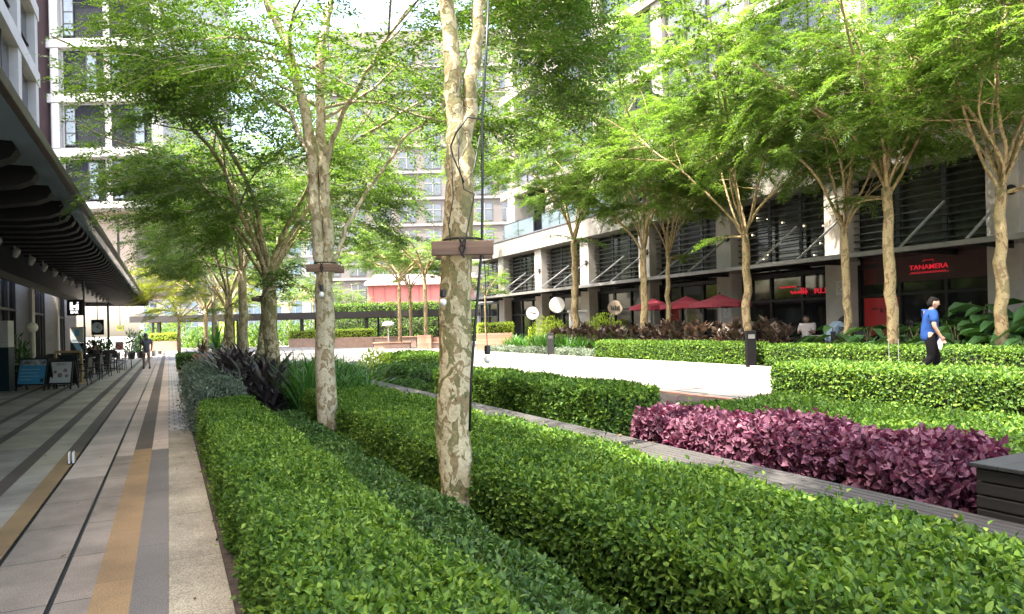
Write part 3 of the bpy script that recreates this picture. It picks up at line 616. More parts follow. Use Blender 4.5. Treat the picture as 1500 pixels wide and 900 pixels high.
for i, (x, y, rx, ry, h, l) in enumerate(((16.9, 29.6, .8, 2.0, 1.75, 'lime yellow shrub between the white round sign and the grey cabinet'), (17.2, 25.2, .8, 1.7, 1.75, 'lime yellow shrub below the beige round sign'), (4.7, 17.2, .5, .6, .75, 'small lime yellow shrub beside the far hedge pieces by the path'))):
    t = thing('golden_shrub', l, 'shrub', (x, y, .3)); leafy_mound('foliage', 2600 if i < 2 else 900, rx, ry, h, .13 if i < 2 else .08, .05, LY, 50 + i, t, False, .9); stems(t, 7, h * .7, rx * .6, i)
def broad(seed, n=34, h=.95, L=.55, W=.24):
    r = bpy.data.objects.new('broad_leaf_plant', None); COL.objects.link(r); rgn = np.random.default_rng(seed); mb = MB(); P = []; T = []; Nn = []
    for k in range(n):
        a = rgn.random() * 6.28; q = rgn.random() ** .6; hh = h * (1.05 - .55 * q) * rgn.uniform(.6, 1.1); x, y = math.cos(a) * q * h * .75, math.sin(a) * q * h * .75
        mb.tube([(0, 0, 0), (x * .5, y * .5, hh * .75), (x, y, hh)], [.012, .01, .006], 4, cap=False); P.append((x, y, hh)); T.append((math.cos(a), math.sin(a), rgn.uniform(-.5, .35))); Nn.append((-.4 * math.cos(a), -.4 * math.sin(a), 1))
    P = np.array(P); v, q = leaf6(P, nrmz(np.array(T)), nrmz(np.array(Nn)), L * rgn.uniform(.6, 1.1, n), W * rgn.uniform(.7, 1.15, n), .2, .3)
    np_mesh('foliage', v, [q], LB, None, r); mb.build('stem', STEM, r); return r
bl = [broad(1), broad(2)]
bsp = [(16.6, 13.0, 1.15), (17.2, 12.4, 1.05), (16.5, 11.9, 1.1), (17.1, 11.2, 1.1), (16.2, 10.4, 1.15), (16.8, 10.0, 1.2), (16.3, 9.5, 1.15), (17.2, 9.2, 1.5), (17.8, 9.9, 1.7), (16.6, 8.7, 1.15), (18.0, 8.8, 1.75), (17.6, 7.9, 1.85), (16.5, 7.9, 1.1), (17.9, 7.2, 1.95)]
for i, (x, y, s) in enumerate(bsp):
    lab = 'large leaved green shrub behind the walking man and the hedge' if s < 1.4 else 'taller broad leaved shrub against the dark shopfront behind the man'
    if i < 2: o = bl[i]; o.location = (x, y, .3); o.scale = (s,) * 3; tag(o, lab, 'plant', 'broad leaved plants behind the hedge')
    else: o = dup(bl[i % 2], (x, y, .3), rg.uniform(0, 6.28), lab, None, (s,) * 3)
    o['group'] = 'broad leaved plants behind the hedge' if s < 1.4 else 'tall broad leaved plants at the shopfront'
# ------------------------------------------------------------------ bench, block
DECK = planks('grey_deck', (.115, .105, .095), .11, 0, .08, .3, .6)
t = thing('bench', 'long low grey slatted bench curving off between the hedges', 'bench', (3.17, 6.0, .02)); t['label'] = 'long low grey slatted bench between the wide hedge and the purple bushes'
mb = MB()
for k in range(8): mb.box(-.215 + k * .0545, -.215 + k * .0545 + .047, -6.6, 6.8, .545, .60)
mb.build('seat', planks('bench_board', (.066, .059, .053), 40., 1, .0, .45, .7, 1), t, bevel=.006)
MB().box(-.16, .2, -6.5, 6.75, -.02, .545).build('base', BLACK, t)
MB().box(-.225, .225, -6.6, 6.8, .50, .543).build('frame', DARKM, t)
t = thing('storage_block', 'dark slatted timber block standing behind the bench beside the purple bushes', 'block', (4.0, .7, .3))
SL = planks('dark_slat', (.07, .058, .048), .09, 2, .1, .25, .6)
mb = MB()
for k in range(8): mb.box(-.56, .56, -1.2, 1.23, .02 + k * .064, .02 + k * .064 + .056)
mb.build('slat_cladding', planks('block_board', (.024, .020, .018), 40., 1, 0., .45, .7, 1), t, bevel=.004)
MB().box(-.58, .58, -1.22, 1.25, .532, .552).build('lid', planks('block_lid', (.045, .045, .047), .14, 1, .04, .2, .5, 0), t, bevel=.004); MB().box(-.54, .54, -1.18, 1.2, 0, .53).build('core', BLACK, t)
# ------------------------------------------------------------------ trees
def loc2(px, py, z, D):     # helper for a row position
    p = ond(px, py, D); return (p.x, p.y, z)
LG_ = 'mottled trees of the row along the kerb'; RG_ = 'honey barked trees in the shrub bed across the path'
R3 = Vector((C_, -S_, 0))
def lr(dx, z, dy=0): return tuple(R3 * dx + Vector((S_, C_, 0)) * dy + Vector((0, 0, z)))
t1 = onx(665, 720, 1.68)
T1 = grow(101, 10.5, 2.74, .108, 3.2, 0, [([lr(.075, 2.1), lr(.066, 2.65), lr(.055, 3.0), lr(.025, 3.6), lr(.03, 4.4)], .076), ([lr(.085, 2.1), lr(.126, 2.62), lr(.165, 2.98, .02), lr(.235, 3.6, .05), lr(.38, 4.4, .15)], .062)], lean=(.035 * C_, -.035 * S_), n2=8, n3=6, leaf=.07, pairs=8, name='tree', nb=0, keep=lambda p: p.x > -2.1 and p.z > 3.3)
put(T1, t1.x, t1.y, .1, 0, 'tree with the thickest mottled trunk, forking above its brace plank, at the hedge edge', LG_)
t2 = onx(480, 622, 1.68)
T2 = grow(102, 10.8, 2.35, .112, 3.6, 0, [([lr(-.008, 1.6), lr(-.03, 2.2), lr(-.085, 3.0), lr(-.17, 4.1), lr(-.42, 4.9, .08), lr(-.66, 5.5, .15), lr(-.85, 6.0, .2)], .082), ([lr(.02, 1.6), lr(.045, 2.2), lr(.035, 3.0), lr(.0, 3.8), lr(-.01, 4.6, .05), lr(.1, 5.4, .1), lr(.2, 6.1, .2)], .075), ([lr(.08, 2.15), lr(.22, 2.7, .2), lr(.5, 3.3, .4), lr(.95, 3.9, .5), lr(1.4, 4.3, .6)], .027), ([lr(-.12, 3.5), lr(-.5, 4.2, .4), lr(-1.1, 4.7, .8)], .035), ([lr(.03, 3.4), lr(.4, 4.1, -.3), lr(.9, 4.8, -.4)], .035)], n2=9, n3=7, leaf=.07, pairs=8, name='tree', low=0, nb=5, barkm=BK3, keep=lambda p: p.x > -2.5)
put(T2, t2.x, t2.y, .1, 0, 'twin stemmed mottled tree with a timber brace, at the end of the wide hedge', LG_)
G1 = grow(103, 10.6, 2.6, .125, 3.5, 7, low=1, lrf=(.28, .4), dens=.85, spread=.72, keep=lambda p: p.x > -3.2 and (p.z > 3.2 or p.xy.length < 1.5), n2=10, n3=7, name='tree', lean=(-.03, 0))
put(G1, 1.68, 12.8, .1, .1, 'pale trunked tree rising out of the dark cordylines beside the strap grass', LG_)
G2 = grow(104, 11.6, 2.5, .10, 2.7, 6, low=1, gnarl=.025, keep=lambda p: p.x > -2.5 and (p.z > 3.4 or p.xy.length < 1.4), lrf=(.28, .4), dens=.85, spread=.75, n2=10, n3=7, name='tree', lean=(.1, -.03))
put(G2, 1.60, 14.6, .1, .5, 'darker leaning trunk with a timber brace just behind the pale trunk', LG_)
G3 = grow(105, 12.0, 3.0, .11, 3.0, 7, low=1, barkm=BK3, keep=lambda p: p.x > -2.4 and (p.z > 3.6 or p.xy.length < 1.2), lrf=(.28, .4), dens=.85, spread=.72, n2=9, n3=7, name='tree')
put(G3, 1.68, 18.3, .1, -.3, 'slim straight trunk standing between the leaning trunk and the many limbed tree', LG_)
o = dup(G1, (1.70, 22.3, .1), .4, 'many limbed tree with a stout trunk behind the cordylines', LG_, (.85, .85, 1))
o = dup(G2, (1.66, 25.6, .1), -.4, 'tree behind the many limbed one, half hidden by its trunk', LG_, (.95, .95, .95))
GY = grow(106, 10.2, 2.7, .11, 3.8, 6, leafm=LTY, low=2, n2=8, n3=6, name='tree', barkm=BK2)
put(GY, 1.72, 38.5, .1, 1.0, 'far tree of the kerb row with yellow leaves, beside the terracotta pot', LG_)
dup(G3, (1.7, 30.5, .1), .3, 'far trunk of the kerb row just before the yellow leaved tree', LG_, (1, 1, 1))
dup(GY, (.6, 48.0, .1), 2.6, 'small yellow green tree at the end of the walkway before the pergola', None, (.85, .85, .9))['group'] = 'trees at the pergola'
H1 = grow(201, 16.5, 4.1, .13, 4.9, 9, barkm=BK2, low=0, n2=11, n3=7, leaf=.11, spread=.56, dens=.82, gnarl=.03, lrf=(.28, .42), keep=lambda p: p.z > 5.7 or p.xy.length < 1.7, name='tree')
p = onx(945, 497, 16.3); put(H1, p.x, p.y, .3, .4, 'honey barked tree standing in front of the red umbrellas', RG_)
H2 = grow(202, 14.6, 4.0, .125, 4.6, 9, barkm=BK2, low=1, n2=11, n3=7, leaf=.105, spread=.58, dens=.82, gnarl=.03, lrf=(.28, .42), keep=lambda p: p.z > 5.8 or p.xy.length < 1.7, name='tree')
p = onx(1095, 485, 16.3); put(H2, p.x, p.y, .3, 1.4, 'gnarled tree between the red umbrellas and the grey bollard', RG_)
H3 = grow(203, 14.8, 4.5, .125, 4.4, 10, barkm=BK2, low=2, n2=10, n3=7, leaf=.1, spread=.54, dens=.82, gnarl=.03, lrf=(.26, .42), keep=lambda p: p.z > 5.7 or p.xy.length < 1.7, name='tree')
p = onx(1305, 503, 16.0); put(H3, p.x, p.y, .3, .2, 'tall many stemmed tree with a smooth pale trunk behind the walking man', RG_)
p = onx(843, 490, 16.3); dup(H2, (p.x, p.y, .3), 3.3, 'honey barked tree in front of the grey cabinet', RG_, (1.25, 1.25, 1.28))
p = onx(1240, 490, 16.4); dup(H1, (p.x, p.y, .3), 2.5, 'thin tree with bare white side branches beside the red lit window', RG_, (.78, .78, .92))
p = onx(1470, 490, 16.2); dup(H3, (p.x, p.y, .3), 3.9, 'mossy trunked tree by the broad leaved shrubs and the end column', RG_, (.92, .92, .92))
p = onx(980, 480, 17.2); dup(H3, (p.x, p.y, .3), 5.2, 'slender tree just behind the one in front of the umbrellas', RG_, (.7, .7, .88))
dup(H1, (17.6, 4.0, .3), 4.4, 'tree beyond the end column whose crown hangs over the shopfront', RG_, (1, 1, 1))
p = ond(712, 488, 38); YT = grow(301, 5.5, 3.0, .06, 1.6, 4, barkm=BK2, n2=5, n3=5, leaf=.1, name='tree'); put(YT, p.x, p.y, .3, 0, 'thin young tree in the timber planter beside the hanging bulb', None)
PT = grow(302, 13.8, 4.6, .12, 4.4, 6, barkm=BK2, low=0, n2=8, n3=6, leaf=.11, pairs=6, keep=lambda p: p.z > 5.2 or p.xy.length < 1.2, name='tree')
for i, (px, D, sc) in enumerate(((586, 46, 1.0), (602, 49, .92), (624, 45, 1.05))):
    p = ond(px, 490, D); l = ('slim tree in the timber planters before the red building, beside the pale lantern post', 'slim tree in the middle of three before the red building', 'slim tree before the red building next to the thick mottled trunk')[i]
    if i == 0: put(PT, p.x, p.y, .3, 1., l, 'slim trees in front of the red building')
    else: dup(PT, (p.x, p.y, .3), 1 + i * 2.1, l, 'slim trees in front of the red building', (sc,) * 3)
for i, (px, D, sc) in enumerate(((425, 72, .75), (515, 74, .85), (460, 90, 1.1), (250, 85, .8), (345, 80, .8))):
    p = ond(px, 490, D); dup((PT, G3, PT, GY, PT)[i], (p.x, p.y, .3), i * 1.7, ('bright green crown beyond the pergola beside the twin stemmed tree', 'grey green tree beyond the pergola near the red building', 'large far tree behind the bright crown beyond the pergola', 'small far tree in front of the white flats', 'far tree behind the tree row in front of the white flats')[i], 'trees beyond the pergola', (sc,) * 3)
# things on the trunks
BR = planks('brace_board', (.17, .105, .07), 40., 2, .0, .5, .75, 0); ROPE = M('rope', (.03, .022, .018), .9, .3, 40)
def brace(px, py, D, wpx, hpx, label, off):
    p = ond(px, py, D); t = thing('brace_plank', label, 'plank', (p.x, p.y, p.z), -YAW + off, 'timber braces on the tree trunks'); w_ = wpx * D / 1000 / 2; h_ = hpx * D / 1000 / 2
    MB().box(-w_, w_, -.15, -.11, -h_, h_).build('board', BR, t, bevel=.004)
    MB().box(-w_ * .97, w_ * .97, .12, .155, -h_, h_).build('rear_board', BR, t, bevel=.004)
    mb = MB(); mb.tube([(-.02, -.156, h_ + .015), (.015, -.158, 0), (-.005, -.156, -h_ - .01)], .007, 6); mb.tube([(.02, -.156, h_ + .015), (-.02, -.158, 0), (.01, -.156, -h_ - .02)], .007, 6)
    mb.tube([(.13 * math.cos(a), .135 * math.sin(a), h_ + .02) for a in np.linspace(0, 2 * PI, 15)], .008, 6); mb.build('rope', ROPE, t); return t
brace(679, 367, 4.5, 88, 20, 'large timber brace plank tied to the thickest mottled trunk', .03)
brace(477, 394, 8.05, 46, 11, 'timber brace plank tied to the twin stemmed tree', -.02)
brace(386, 439, 13.4, 27, 6, 'small timber brace plank on the darker leaning trunk', .0)
CAB = M('cable_rubber', (.010, .012, .011), .5, .2, 20)
def at1(px, py, d=4.4): return ond(px, py, d)
c = MB(); c.tube([at1(688, 632), at1(690, 560), at1(694, 500), at1(700, 430), at1(706, 360), at1(707, 260), at1(706, 175), at1(712, 80), at1(716, -10, 4.5)], .0085, 6)
tag(c.build('power_cable', CAB, smooth=True), 'thick black cable hanging straight down beside the thickest trunk', 'cable')
c = MB(); c.tube([at1(706, 175, 4.38), at1(685, 172, 4.33), at1(668, 195, 4.34), at1(660, 215, 4.42), at1(664, 230, 4.36), at1(680, 268, 4.34), at1(694, 250, 4.36), at1(703, 200, 4.4)], .0055, 6)
c.tube([at1(672, 185, 4.36), at1(672, 240, 4.36), at1(680, 278, 4.34), at1(695, 285, 4.37), at1(690, 310, 4.34), at1(683, 345, 4.33), at1(681, 362, 4.31)], .004, 5); c.tube([at1(661, 210, 4.45), at1(664, 290, 4.44), at1(657, 330, 4.44), at1(660, 354, 4.4)], .004, 5)
tag(c.build('thin_cable', CAB, smooth=True), 'thin black wire looped round the thickest trunk under its fork', 'cable')
p = at1(690, 86, 4.62); t = thing('speaker', 'small grey speaker wedged in the fork of the thickest trunk', 'speaker', p, -YAW); MB().box(-.034, .034, -.04, .04, -.05, .05).build('housing', M('grey_plastic', (.30, .30, .29), .5, .1, 5), t, bevel=.012); MB().bar((0, 0, -.06), (0, .02, -.16), .02).build('bracket', DARKM, t)
GLO = M('globe_glass', (.80, .79, .75), .15, .04, 4)
def bulb(p, r, label, s=1):
    t = thing('light_bulb', label, 'bulb', p); MB().lathe([(.012 * s, .05 * s), (.02 * s, .045 * s), (.021 * s, 0), (.017 * s, -.01 * s)][::-1], 12).build('socket', BLACK, t); MB().sphere((0, 0, -.045 * s), r, 14, 9, (1, 1, 1.1)).build('globe', GLO, t, smooth=True); return t
p = at1(714, 517, 4.6); bulb(p, .024, 'white bulb hanging on a thin wire over the path beside the thickest trunk', 1.0)
c = MB(); c.tube([p + Vector((0, 0, .04)), ond(712, 470, 4.6), ond(711, 400, 4.6), ond(707, 366, 4.5)], .003, 5); tag(c.build('bulb_wire', CAB), 'thin wire holding the hanging white bulb', 'wire')
bulb(at1(649, 434, 4.45), .022, 'white bulb fixed to the side of the thickest trunk', .9); bulb(ond(471, 425, 7.95), .03, 'white bulb on the trunk of the twin stemmed tree', 1.2)

# dry leaves dropped on the stone and the bench
rn_ = np.random.default_rng(21); n_ = 150; P_ = np.zeros((n_, 3)); P_[:, 0] = rn_.uniform(-1.6, .3, n_); P_[:, 1] = rn_.uniform(2.5, 26, n_) ; P_[:, 2] = .016
P_[:70, 0] = rn_.uniform(.02, .29, 70); P_[120:, 0] = rn_.uniform(2.98, 3.36, 30); P_[120:, 1] = rn_.uniform(1.2, 10, 30); P_[120:, 2] = .624
T_ = np.stack([np.cos(rn_.random(n_) * 6.28), np.sin(rn_.random(n_) * 6.28), rn_.uniform(0, .25, n_)], 1); v_, q_ = leaf6(P_, nrmz(T_), nrmz(np.array([[0, 0, 1.]]) + rn_.normal(size=(n_, 3)) * .15), rn_.uniform(.02, .045, n_), rn_.uniform(.012, .022, n_), .3, -.1)
tag(np_mesh('fallen_leaves', v_, [q_], leafmat('dry_leaf', [(0, (.10, .06, .025)), (.5, (.22, .15, .05)), (1, (.16, .17, .04))], .15, .7, .2, .1)), None, None, None, 'stuff')
# ------------------------------------------------------------------ shop building across the plaza (facade at X = 21)
GL = glassy('shop_glass'); GLB = glassy('balcony_glass', (.05, .07, .075), .05); STEEL = M('steel_rod', (.42, .42, .41), .4, .1, 9, 0, .6)
BEAM = M('cream_render', (.27, .25, .22), .8, .08, 1.2, .05); STONE = M('column_stone', (.40, .36, .32), .75, .1, 2.2, .05); UPW = M('upper_render', (.17, .16, .15), .8, .08, 1); WING = glassy('window_glass', (.02, .025, .03), .08)
GREYP = M('grey_panel', (.085, .09, .105), .6, .12, 1.5); LOUV = M('louvre_metal', (.06, .06, .06), .4, .2, 4, 0, .5); INT = M('dark_interior', (.03, .024, .02), .8, .6, 1.3); TANI = M('lit_interior', (.14, .115, .07), .8, .5, 1.1)
B = thing('shop_building', 'long shop building with dark louvres, grey columns and a cream beam across the plaza', 'building', (21, 24, .3))
def bp2(mb, name, mat, par=None, **k): return mb.build(name, mat, par or B, local=False, **k)
Y0, Y1 = 2.2, 46.6
cols = [5.45 + 5.32 * k for k in range(-1, 9)]
bp2(MB().box(21.9, 34, Y0 - 6, Y1, .3, 6.35), 'interior_wall', INT)
for y in cols:
    if y > Y1: continue
    c = bp2(MB().box(20.7, 21.45, y - .42, y + .42, .3, 6.35), 'column', STONE, bevel=.012)
bp2(MB().box(20.45, 34, Y0 - 6, Y1 + .5, 6.35, 7.38), 'beam', BEAM, bevel=.02)
bp2(MB().box(20.40, 20.6, Y0 - 6, Y1 + .5, 7.385, 7.45), 'coping', GREYP)
for i, y in enumerate(cols[:-1]):
    a, b = y + .43, y + 5.32 - .43
    f = bp2(MB().box(21.36, 21.40, a, b, .35, 3.25), 'shopfront_glass', GL)
    mb = MB()
    for k in range(4): yy = a + (b - a) * k / 3; mb.box(21.28, 21.42, yy - .045, yy + .045, .3, 3.3)
    mb.box(21.27, 21.43, a, b, 3.25, 3.4).box(21.29, 21.42, a, b, 2.30, 2.38).box(21.29, 21.42, a, b, .3, .42); bp2(mb, 'shopfront_frame', DARKM)
    bp2(MB().box(21.5, 21.52, a, b, 3.5, 6.34), 'upper_glass', M('louvre_glass', (.05, .05, .04), .15, .5, .9, col2=(.015, .016, .017)))
    mb = MB()
    for k in range(11): z = 3.72 + k * .235; mb.box(21.1, 21.26, a, b, z, z + .03)
    bp2(mb, 'louvre', LOUV)
    mb = MB()
    for k in (1, 2): yy = a + (b - a) * k / 3; mb.box(21.27, 21.34, yy - .07, yy + .07, 3.5, 6.34)
    bp2(mb, 'mullion', M('mullion_metal', (.05, .055, .062), .5, .15, 3))
# glass and steel canopy on tie rods
can = thing('entrance_canopy', 'long thin dark canopy hung on slanting steel rods along the shop building', 'canopy', (18.5, 24, 3.5))
bp2(MB().box(18.46, 18.62, Y0 - 2, Y1 - 1, 3.42, 3.56), 'edge_beam', M('canopy_steel', (.20, .19, .18), .5, .2, 3, 0, .3), can, bevel=.01)
bp2(MB().box(18.62, 21.26, Y0 - 2, Y1 - 1, 3.52, 3.545), 'roof_sheet', glassy('canopy_glass', (.035, .04, .04), .12), can)
for y in cols:
    if y > Y1: continue
    for d in (-.25, 1.55):
        if y + d > Y1 - 1.2: continue
        bp2(MB().bar((20.66, y + d, 5.0), (18.55, y + d, 3.56), .055), 'tie_rod', STEEL, can)
        bp2(MB().bar((18.62, y + d, 3.46), (21.26, y + d, 3.46), .06, .11), 'rib_beam', DARKM, can)
    bp2(MB().disc((20.66, y - .25, 5.0), (1, 0, 0), .14, .06, 18), 'rod_plate', DARKM, can)
# upper storeys
bp2(MB().box(23.2, 34, Y0 - 6, Y1, 7.38, 10.6), 'terrace_wall', UPW)
bp2(MB().box(22.0, 34, Y0 - 6, 44.0, 10.6, 24.5), 'upper_wall', UPW)
for z in (10.6, 14.0, 17.4, 20.8, 24.2): bp2(MB().box(21.6, 34, Y0 - 6.1, 44.3, z, z + .55), 'floor_slab', BEAM)
for k, y in enumerate(cols):
    if y > 44: continue
    bp2(MB().box(21.62, 22.5, y - .5, y + .5, 7.4, 10.6), 'pier', BEAM); bp2(MB().box(21.75, 22.2, y - .4, y + .4, 11.15, 24.2), 'pier', BEAM)
for i, y in enumerate(cols[:-1]):
    if y + 5 > 44.5: continue
    w_ = bp2(MB().box(23.12, 23.19, y + .7, y + 4.6, 7.5, 10.2), 'window', WING); mb = MB()
    for k in range(4): yy = y + .7 + 3.9 * k / 3; mb.box(23.04, 23.11, yy - .04, yy + .04, 7.5, 10.2)
    mb.box(23.05, 23.11, y + .7, y + 4.6, 9.4, 9.47); fr_ = mb.build('frame', DARKM, w_); fr_.location = -B.location
    bp2(MB().box(20.75, 20.775, y + .55, y + 4.75, 7.5, 8.5), 'balustrade_glass', GLB)
    mb = MB().box(20.73, 20.79, y + .5, y + 4.8, 8.5, 8.56)
    if i in (2, 3):
        for k in range(22): mb.box(20.745, 20.77, y + .6 + k * .19, y + .63 + k * .19, 7.45, 8.5)
    for k in range(3): mb.box(20.74, 20.78, y + .5 + k * 2.12, y + .56 + k * 2.12, 7.45, 8.5)
    bp2(mb, 'handrail', DARKM)
    for z in (11.15, 14.55, 17.95, 21.35):
        w_ = bp2(MB().box(21.93, 21.99, y + .6, y + 4.7, z + .1, z + 2.85), 'window', (WING, GREYP)[(i + int(z)) % 3 == 0]); mb = MB()
        for k in range(4): yy = y + .6 + 4.1 * k / 3; mb.box(21.86, 21.925, yy - .05, yy + .05, z + .1, z + 2.85)
        mb.box(21.87, 21.925, y + .6, y + 4.7, z + .8, z + .87); fr_ = mb.build('frame', DARKM, w_); fr_.location = -B.location
# red restaurant front and its lettering
RED = M('red_wall', (.24, .018, .016), .6, .3, 2); REDN = emit('red_neon', (.55, .02, .035), .075); REDL = emit('red_lit_panel', (.22, .012, .012), .03)
t = thing('restaurant_sign', 'dark red restaurant fascia with glowing red TANAMERA lettering', 'sign', (21.2, 13.1, 3.0), PI / 2 * -1)
p0 = onx(1360, 391, 21.2); t.location = (21.22, p0.y, p0.z)
MB().box(-1.75, 1.75, -.01, .03, -.42, .55).build('fascia', M('fascia_red', (.04, .006, .006), .5, .3, 3), t); text('TANAMERA', .205, 'lettering', REDN, t, fr(0, -.03, .0), .012, sx=1.12)
mb = MB(); mb.tube([(-.17, -.03, .17), (-.08, -.03, .23), (.02, -.03, .205), (.11, -.03, .23), (.18, -.03, .17)], .009, 5); mb.box(-.62, .62, -.03, -.02, -.185, -.17)
for k in range(13): mb.box(-.55 + k * .085, -.50 + k * .085, -.03, -.02, -.155, -.135)
mb.build('emblem', REDN, t)
t = thing('red_window_display', 'red glowing display behind the shop window beside the smooth pale trunk', 'display', (21.34, 14.85, .3), -PI / 2)
MB().box(-.62, .62, -.02, .0, .7, 1.95).build('panel', REDL, t); MB().box(-.62, .62, -.02, .0, 2.42, 3.2).build('upper_panel', M('red_panel', (.09, .010, .010), .5, .3, 3), t)
mb = MB(); mb.box(-.35, -.12, -.03, -.022, 1.55, 1.62).box(-.05, .05, -.03, -.022, 1.45, 1.6).box(.12, .36, -.03, -.022, 1.55, 1.6); mb.build('marking', M('dark_red_mark', (.09, .006, .006), .5, .2, 4), t)
def squig(mb, x0, x1, z, a, n=9, r=.018): mb.tube([(x0 + (x1 - x0) * k / (4 * n), -.03, z + a * math.sin(k * 1.7) * (.6 + .4 * math.sin(k * .9))) for k in range(4 * n + 1)], r, 5)
p0 = onx(1161, 425, 21.2); t = thing('neon_sign', 'red neon script sign in the dark window between the grey bollard and the numbered column', 'sign', (21.24, p0.y, p0.z), -PI / 2)
mb = MB(); squig(mb, -.62, .15, .12, .035, 9, .02); squig(mb, -.1, .66, -.1, .075, 8, .024); mb.box(.38, .42, -.05, -.02, -.18, .06).box(.48, .52, -.05, -.02, -.18, .06).box(.58, .62, -.05, -.02, -.2, .02); mb.build('lettering', REDN, t)
p0 = onx(1205, 426, 21.2); t = thing('neon_sign', 'second red neon sign of three letters beside the numbered column', 'sign', (21.24, p0.y, p0.z), -PI / 2); text('RLD', .27, 'lettering', REDN, t, fr(0, -.03, 0), .02, sx=1.5)
for px, py, y, l in ((1231, 422, cols[3], 'square white number plaque on the column beside the neon letters'), (1065, 457, cols[4], 'square white number plaque on the column under the last red umbrella')):
    q = onx(px, py, 20.68); t = thing('column_plaque', l, 'plaque', (20.68, q.y, q.z), -PI / 2); MB().box(-.17, .17, -.008, .015, -.24, .24).build('plate', M('plaque_grey', (.50, .48, .45), .7, .1, 3), t)
    mb = MB(); mb.tube([(-.07, -.012, .14), (.05, -.012, .14), (.07, -.012, .05), (-.05, -.012, -.04), (-.07, -.012, -.13), (.08, -.012, -.13)], .012, 5); mb.build('mark', M('plaque_mark', (.16, .15, .14), .7, .1, 3), t)
# small lamps behind the upper louvres, interior pale panels
mb = MB(); LAMP = emit('warm_lamp', (1, .85, .55), .5)
rg = random.Random(3)
for i in range(16):
    y, z = 15.6 + rg.random() * 6.5, 3.9 + rg.random() * 2.0
    t = MB().sphere((0, 0, 0), .03, 8, 6).build('string_lamp', LAMP, None); t.location = (21.44, y, z); tag(t, 'tiny warm lamp hanging behind the upper louvres above the umbrellas', 'lamp', 'tiny lamps behind the louvres')
# round signs on the canopy
def roundsign(px, py, r, mat, label, marks, mm):
    q = onx(px, py, 18.7); t = thing('round_sign', label, 'sign', q, -YAW); MB().disc((0, 0, 0), (0, 1, 0), r, .07, 36).build('face', mat, t)
    MB().tube([(r * 1.0 * math.cos(a), 0, r * 1.0 * math.sin(a)) for a in np.linspace(0, 2 * PI, 37)], .018, 6, False).build('rim', DARKM if mm else WHITE, t); MB().bar((0, 0, r), (0, 0, 3.43 - q.z), .03).build('hanger', DARKM, t)
    mb = MB(); marks(mb); 
    if mb.v: mb.build('lettering', BLACK, t)
def mk1(mb): squig(mb, -.2, .02, .02, .06, 5, .018); squig(mb, .02, .2, -.02, .07, 4, .018)
def mk3(mb):
    for k in range(5): mb.box(-.19 + k * .085, -.14 + k * .085, -.05, -.035, -.1, .1 - .05 * (k % 2))
    mb.box(-.19, .2, -.05, -.036, -.105, -.075)
roundsign(780, 459, .36, WHITE, 'white round sign with dark script hanging from the shop canopy', mk1, True); roundsign(816, 447, .41, WHITE, 'plain white round sign, bigger and higher than the script sign', lambda mb: None, False)
roundsign(901, 451, .34, M('beige_disc', (.42, .33, .24), .7, .1, 3), 'beige round sign with dark block letters over the lime shrub', mk3, True)
q = onx(985, 458, 18.6); t = thing('hanging_sign', 'small red hanging panel under the red umbrellas', 'sign', q, -YAW); MB().box(-.28, .28, -.02, .02, -.36, .36).build('panel', M('red_sign', (.45, .05, .05), .5, .15, 3), t); mb = MB(); mb.tube([(.12 * math.cos(a), -.03, .05 + .15 * math.sin(a)) for a in np.linspace(.6, 5.2, 12)], .02, 5); mb.build('mark', WHITE, t)
# umbrellas
UMB = M('umbrella_cloth', (.27, .024, .04), .8, .15, 3)
def umbrella(px, py, X, r, lab, i, mat=UMB):
    q = onx(px, py, X); t = thing('umbrella', lab, 'umbrella', (q.x, q.y, .3), i * .3, 'red cafe umbrellas'); h = q.z - .3
    mb = MB(); n = 8; mb.v.append((0, 0, h)); 
    for ring, (f, dz) in enumerate(((.5, -.22), (1., -.34))):
        for k in range(n * 2): a = PI * k / n; rr = r * f * (1 if k % 2 == 0 else .94); mb.v.append((rr * math.cos(a), rr * math.sin(a), h + dz + (0.02 if k % 2 else 0)))
    for k in range(2 * n): mb.f.append([0, 1 + k, 1 + (k + 1) % (2 * n)]); mb.mi.append(0); mb.f.append([1 + k, 1 + 2 * n + k, 1 + 2 * n + (k + 1) % (2 * n), 1 + (k + 1) % (2 * n)]); mb.mi.append(0)
    b = len(mb.v)
    for k in range(2 * n): x, y, z = mb.v[1 + 2 * n + k]; mb.v.append((x, y, z - .17))
    for k in range(2 * n): mb.f.append([1 + 2 * n + k, b + k, b + (k + 1) % (2 * n), 1 + 2 * n + (k + 1) % (2 * n)]); mb.mi.append(0)
    mb.build('canopy', mat, t); MB().tube([(0, 0, 0), (0, 0, h - .02)], .025, 10).build('pole', STEEL, t); MB().lathe([(.25, 0), (.25, .05), (.06, .09), (.03, .25)], 16).build('base', DARKM, t); MB().sphere((0, 0, h + .03), .04, 10, 6).build('finial', DARKM, t)
umbrella(957, 437, 18.2, 1.0, 'red cafe umbrella at the far end of the three', 0); umbrella(1005, 434, 18.3, 1.05, 'red cafe umbrella in the middle of the three', 1); umbrella(1054, 431, 18.3, 1.15, 'darker red cafe umbrella in front of the plaque column', 2, M('umbrella_cloth_dark', (.17, .016, .028), .8, .15, 3))
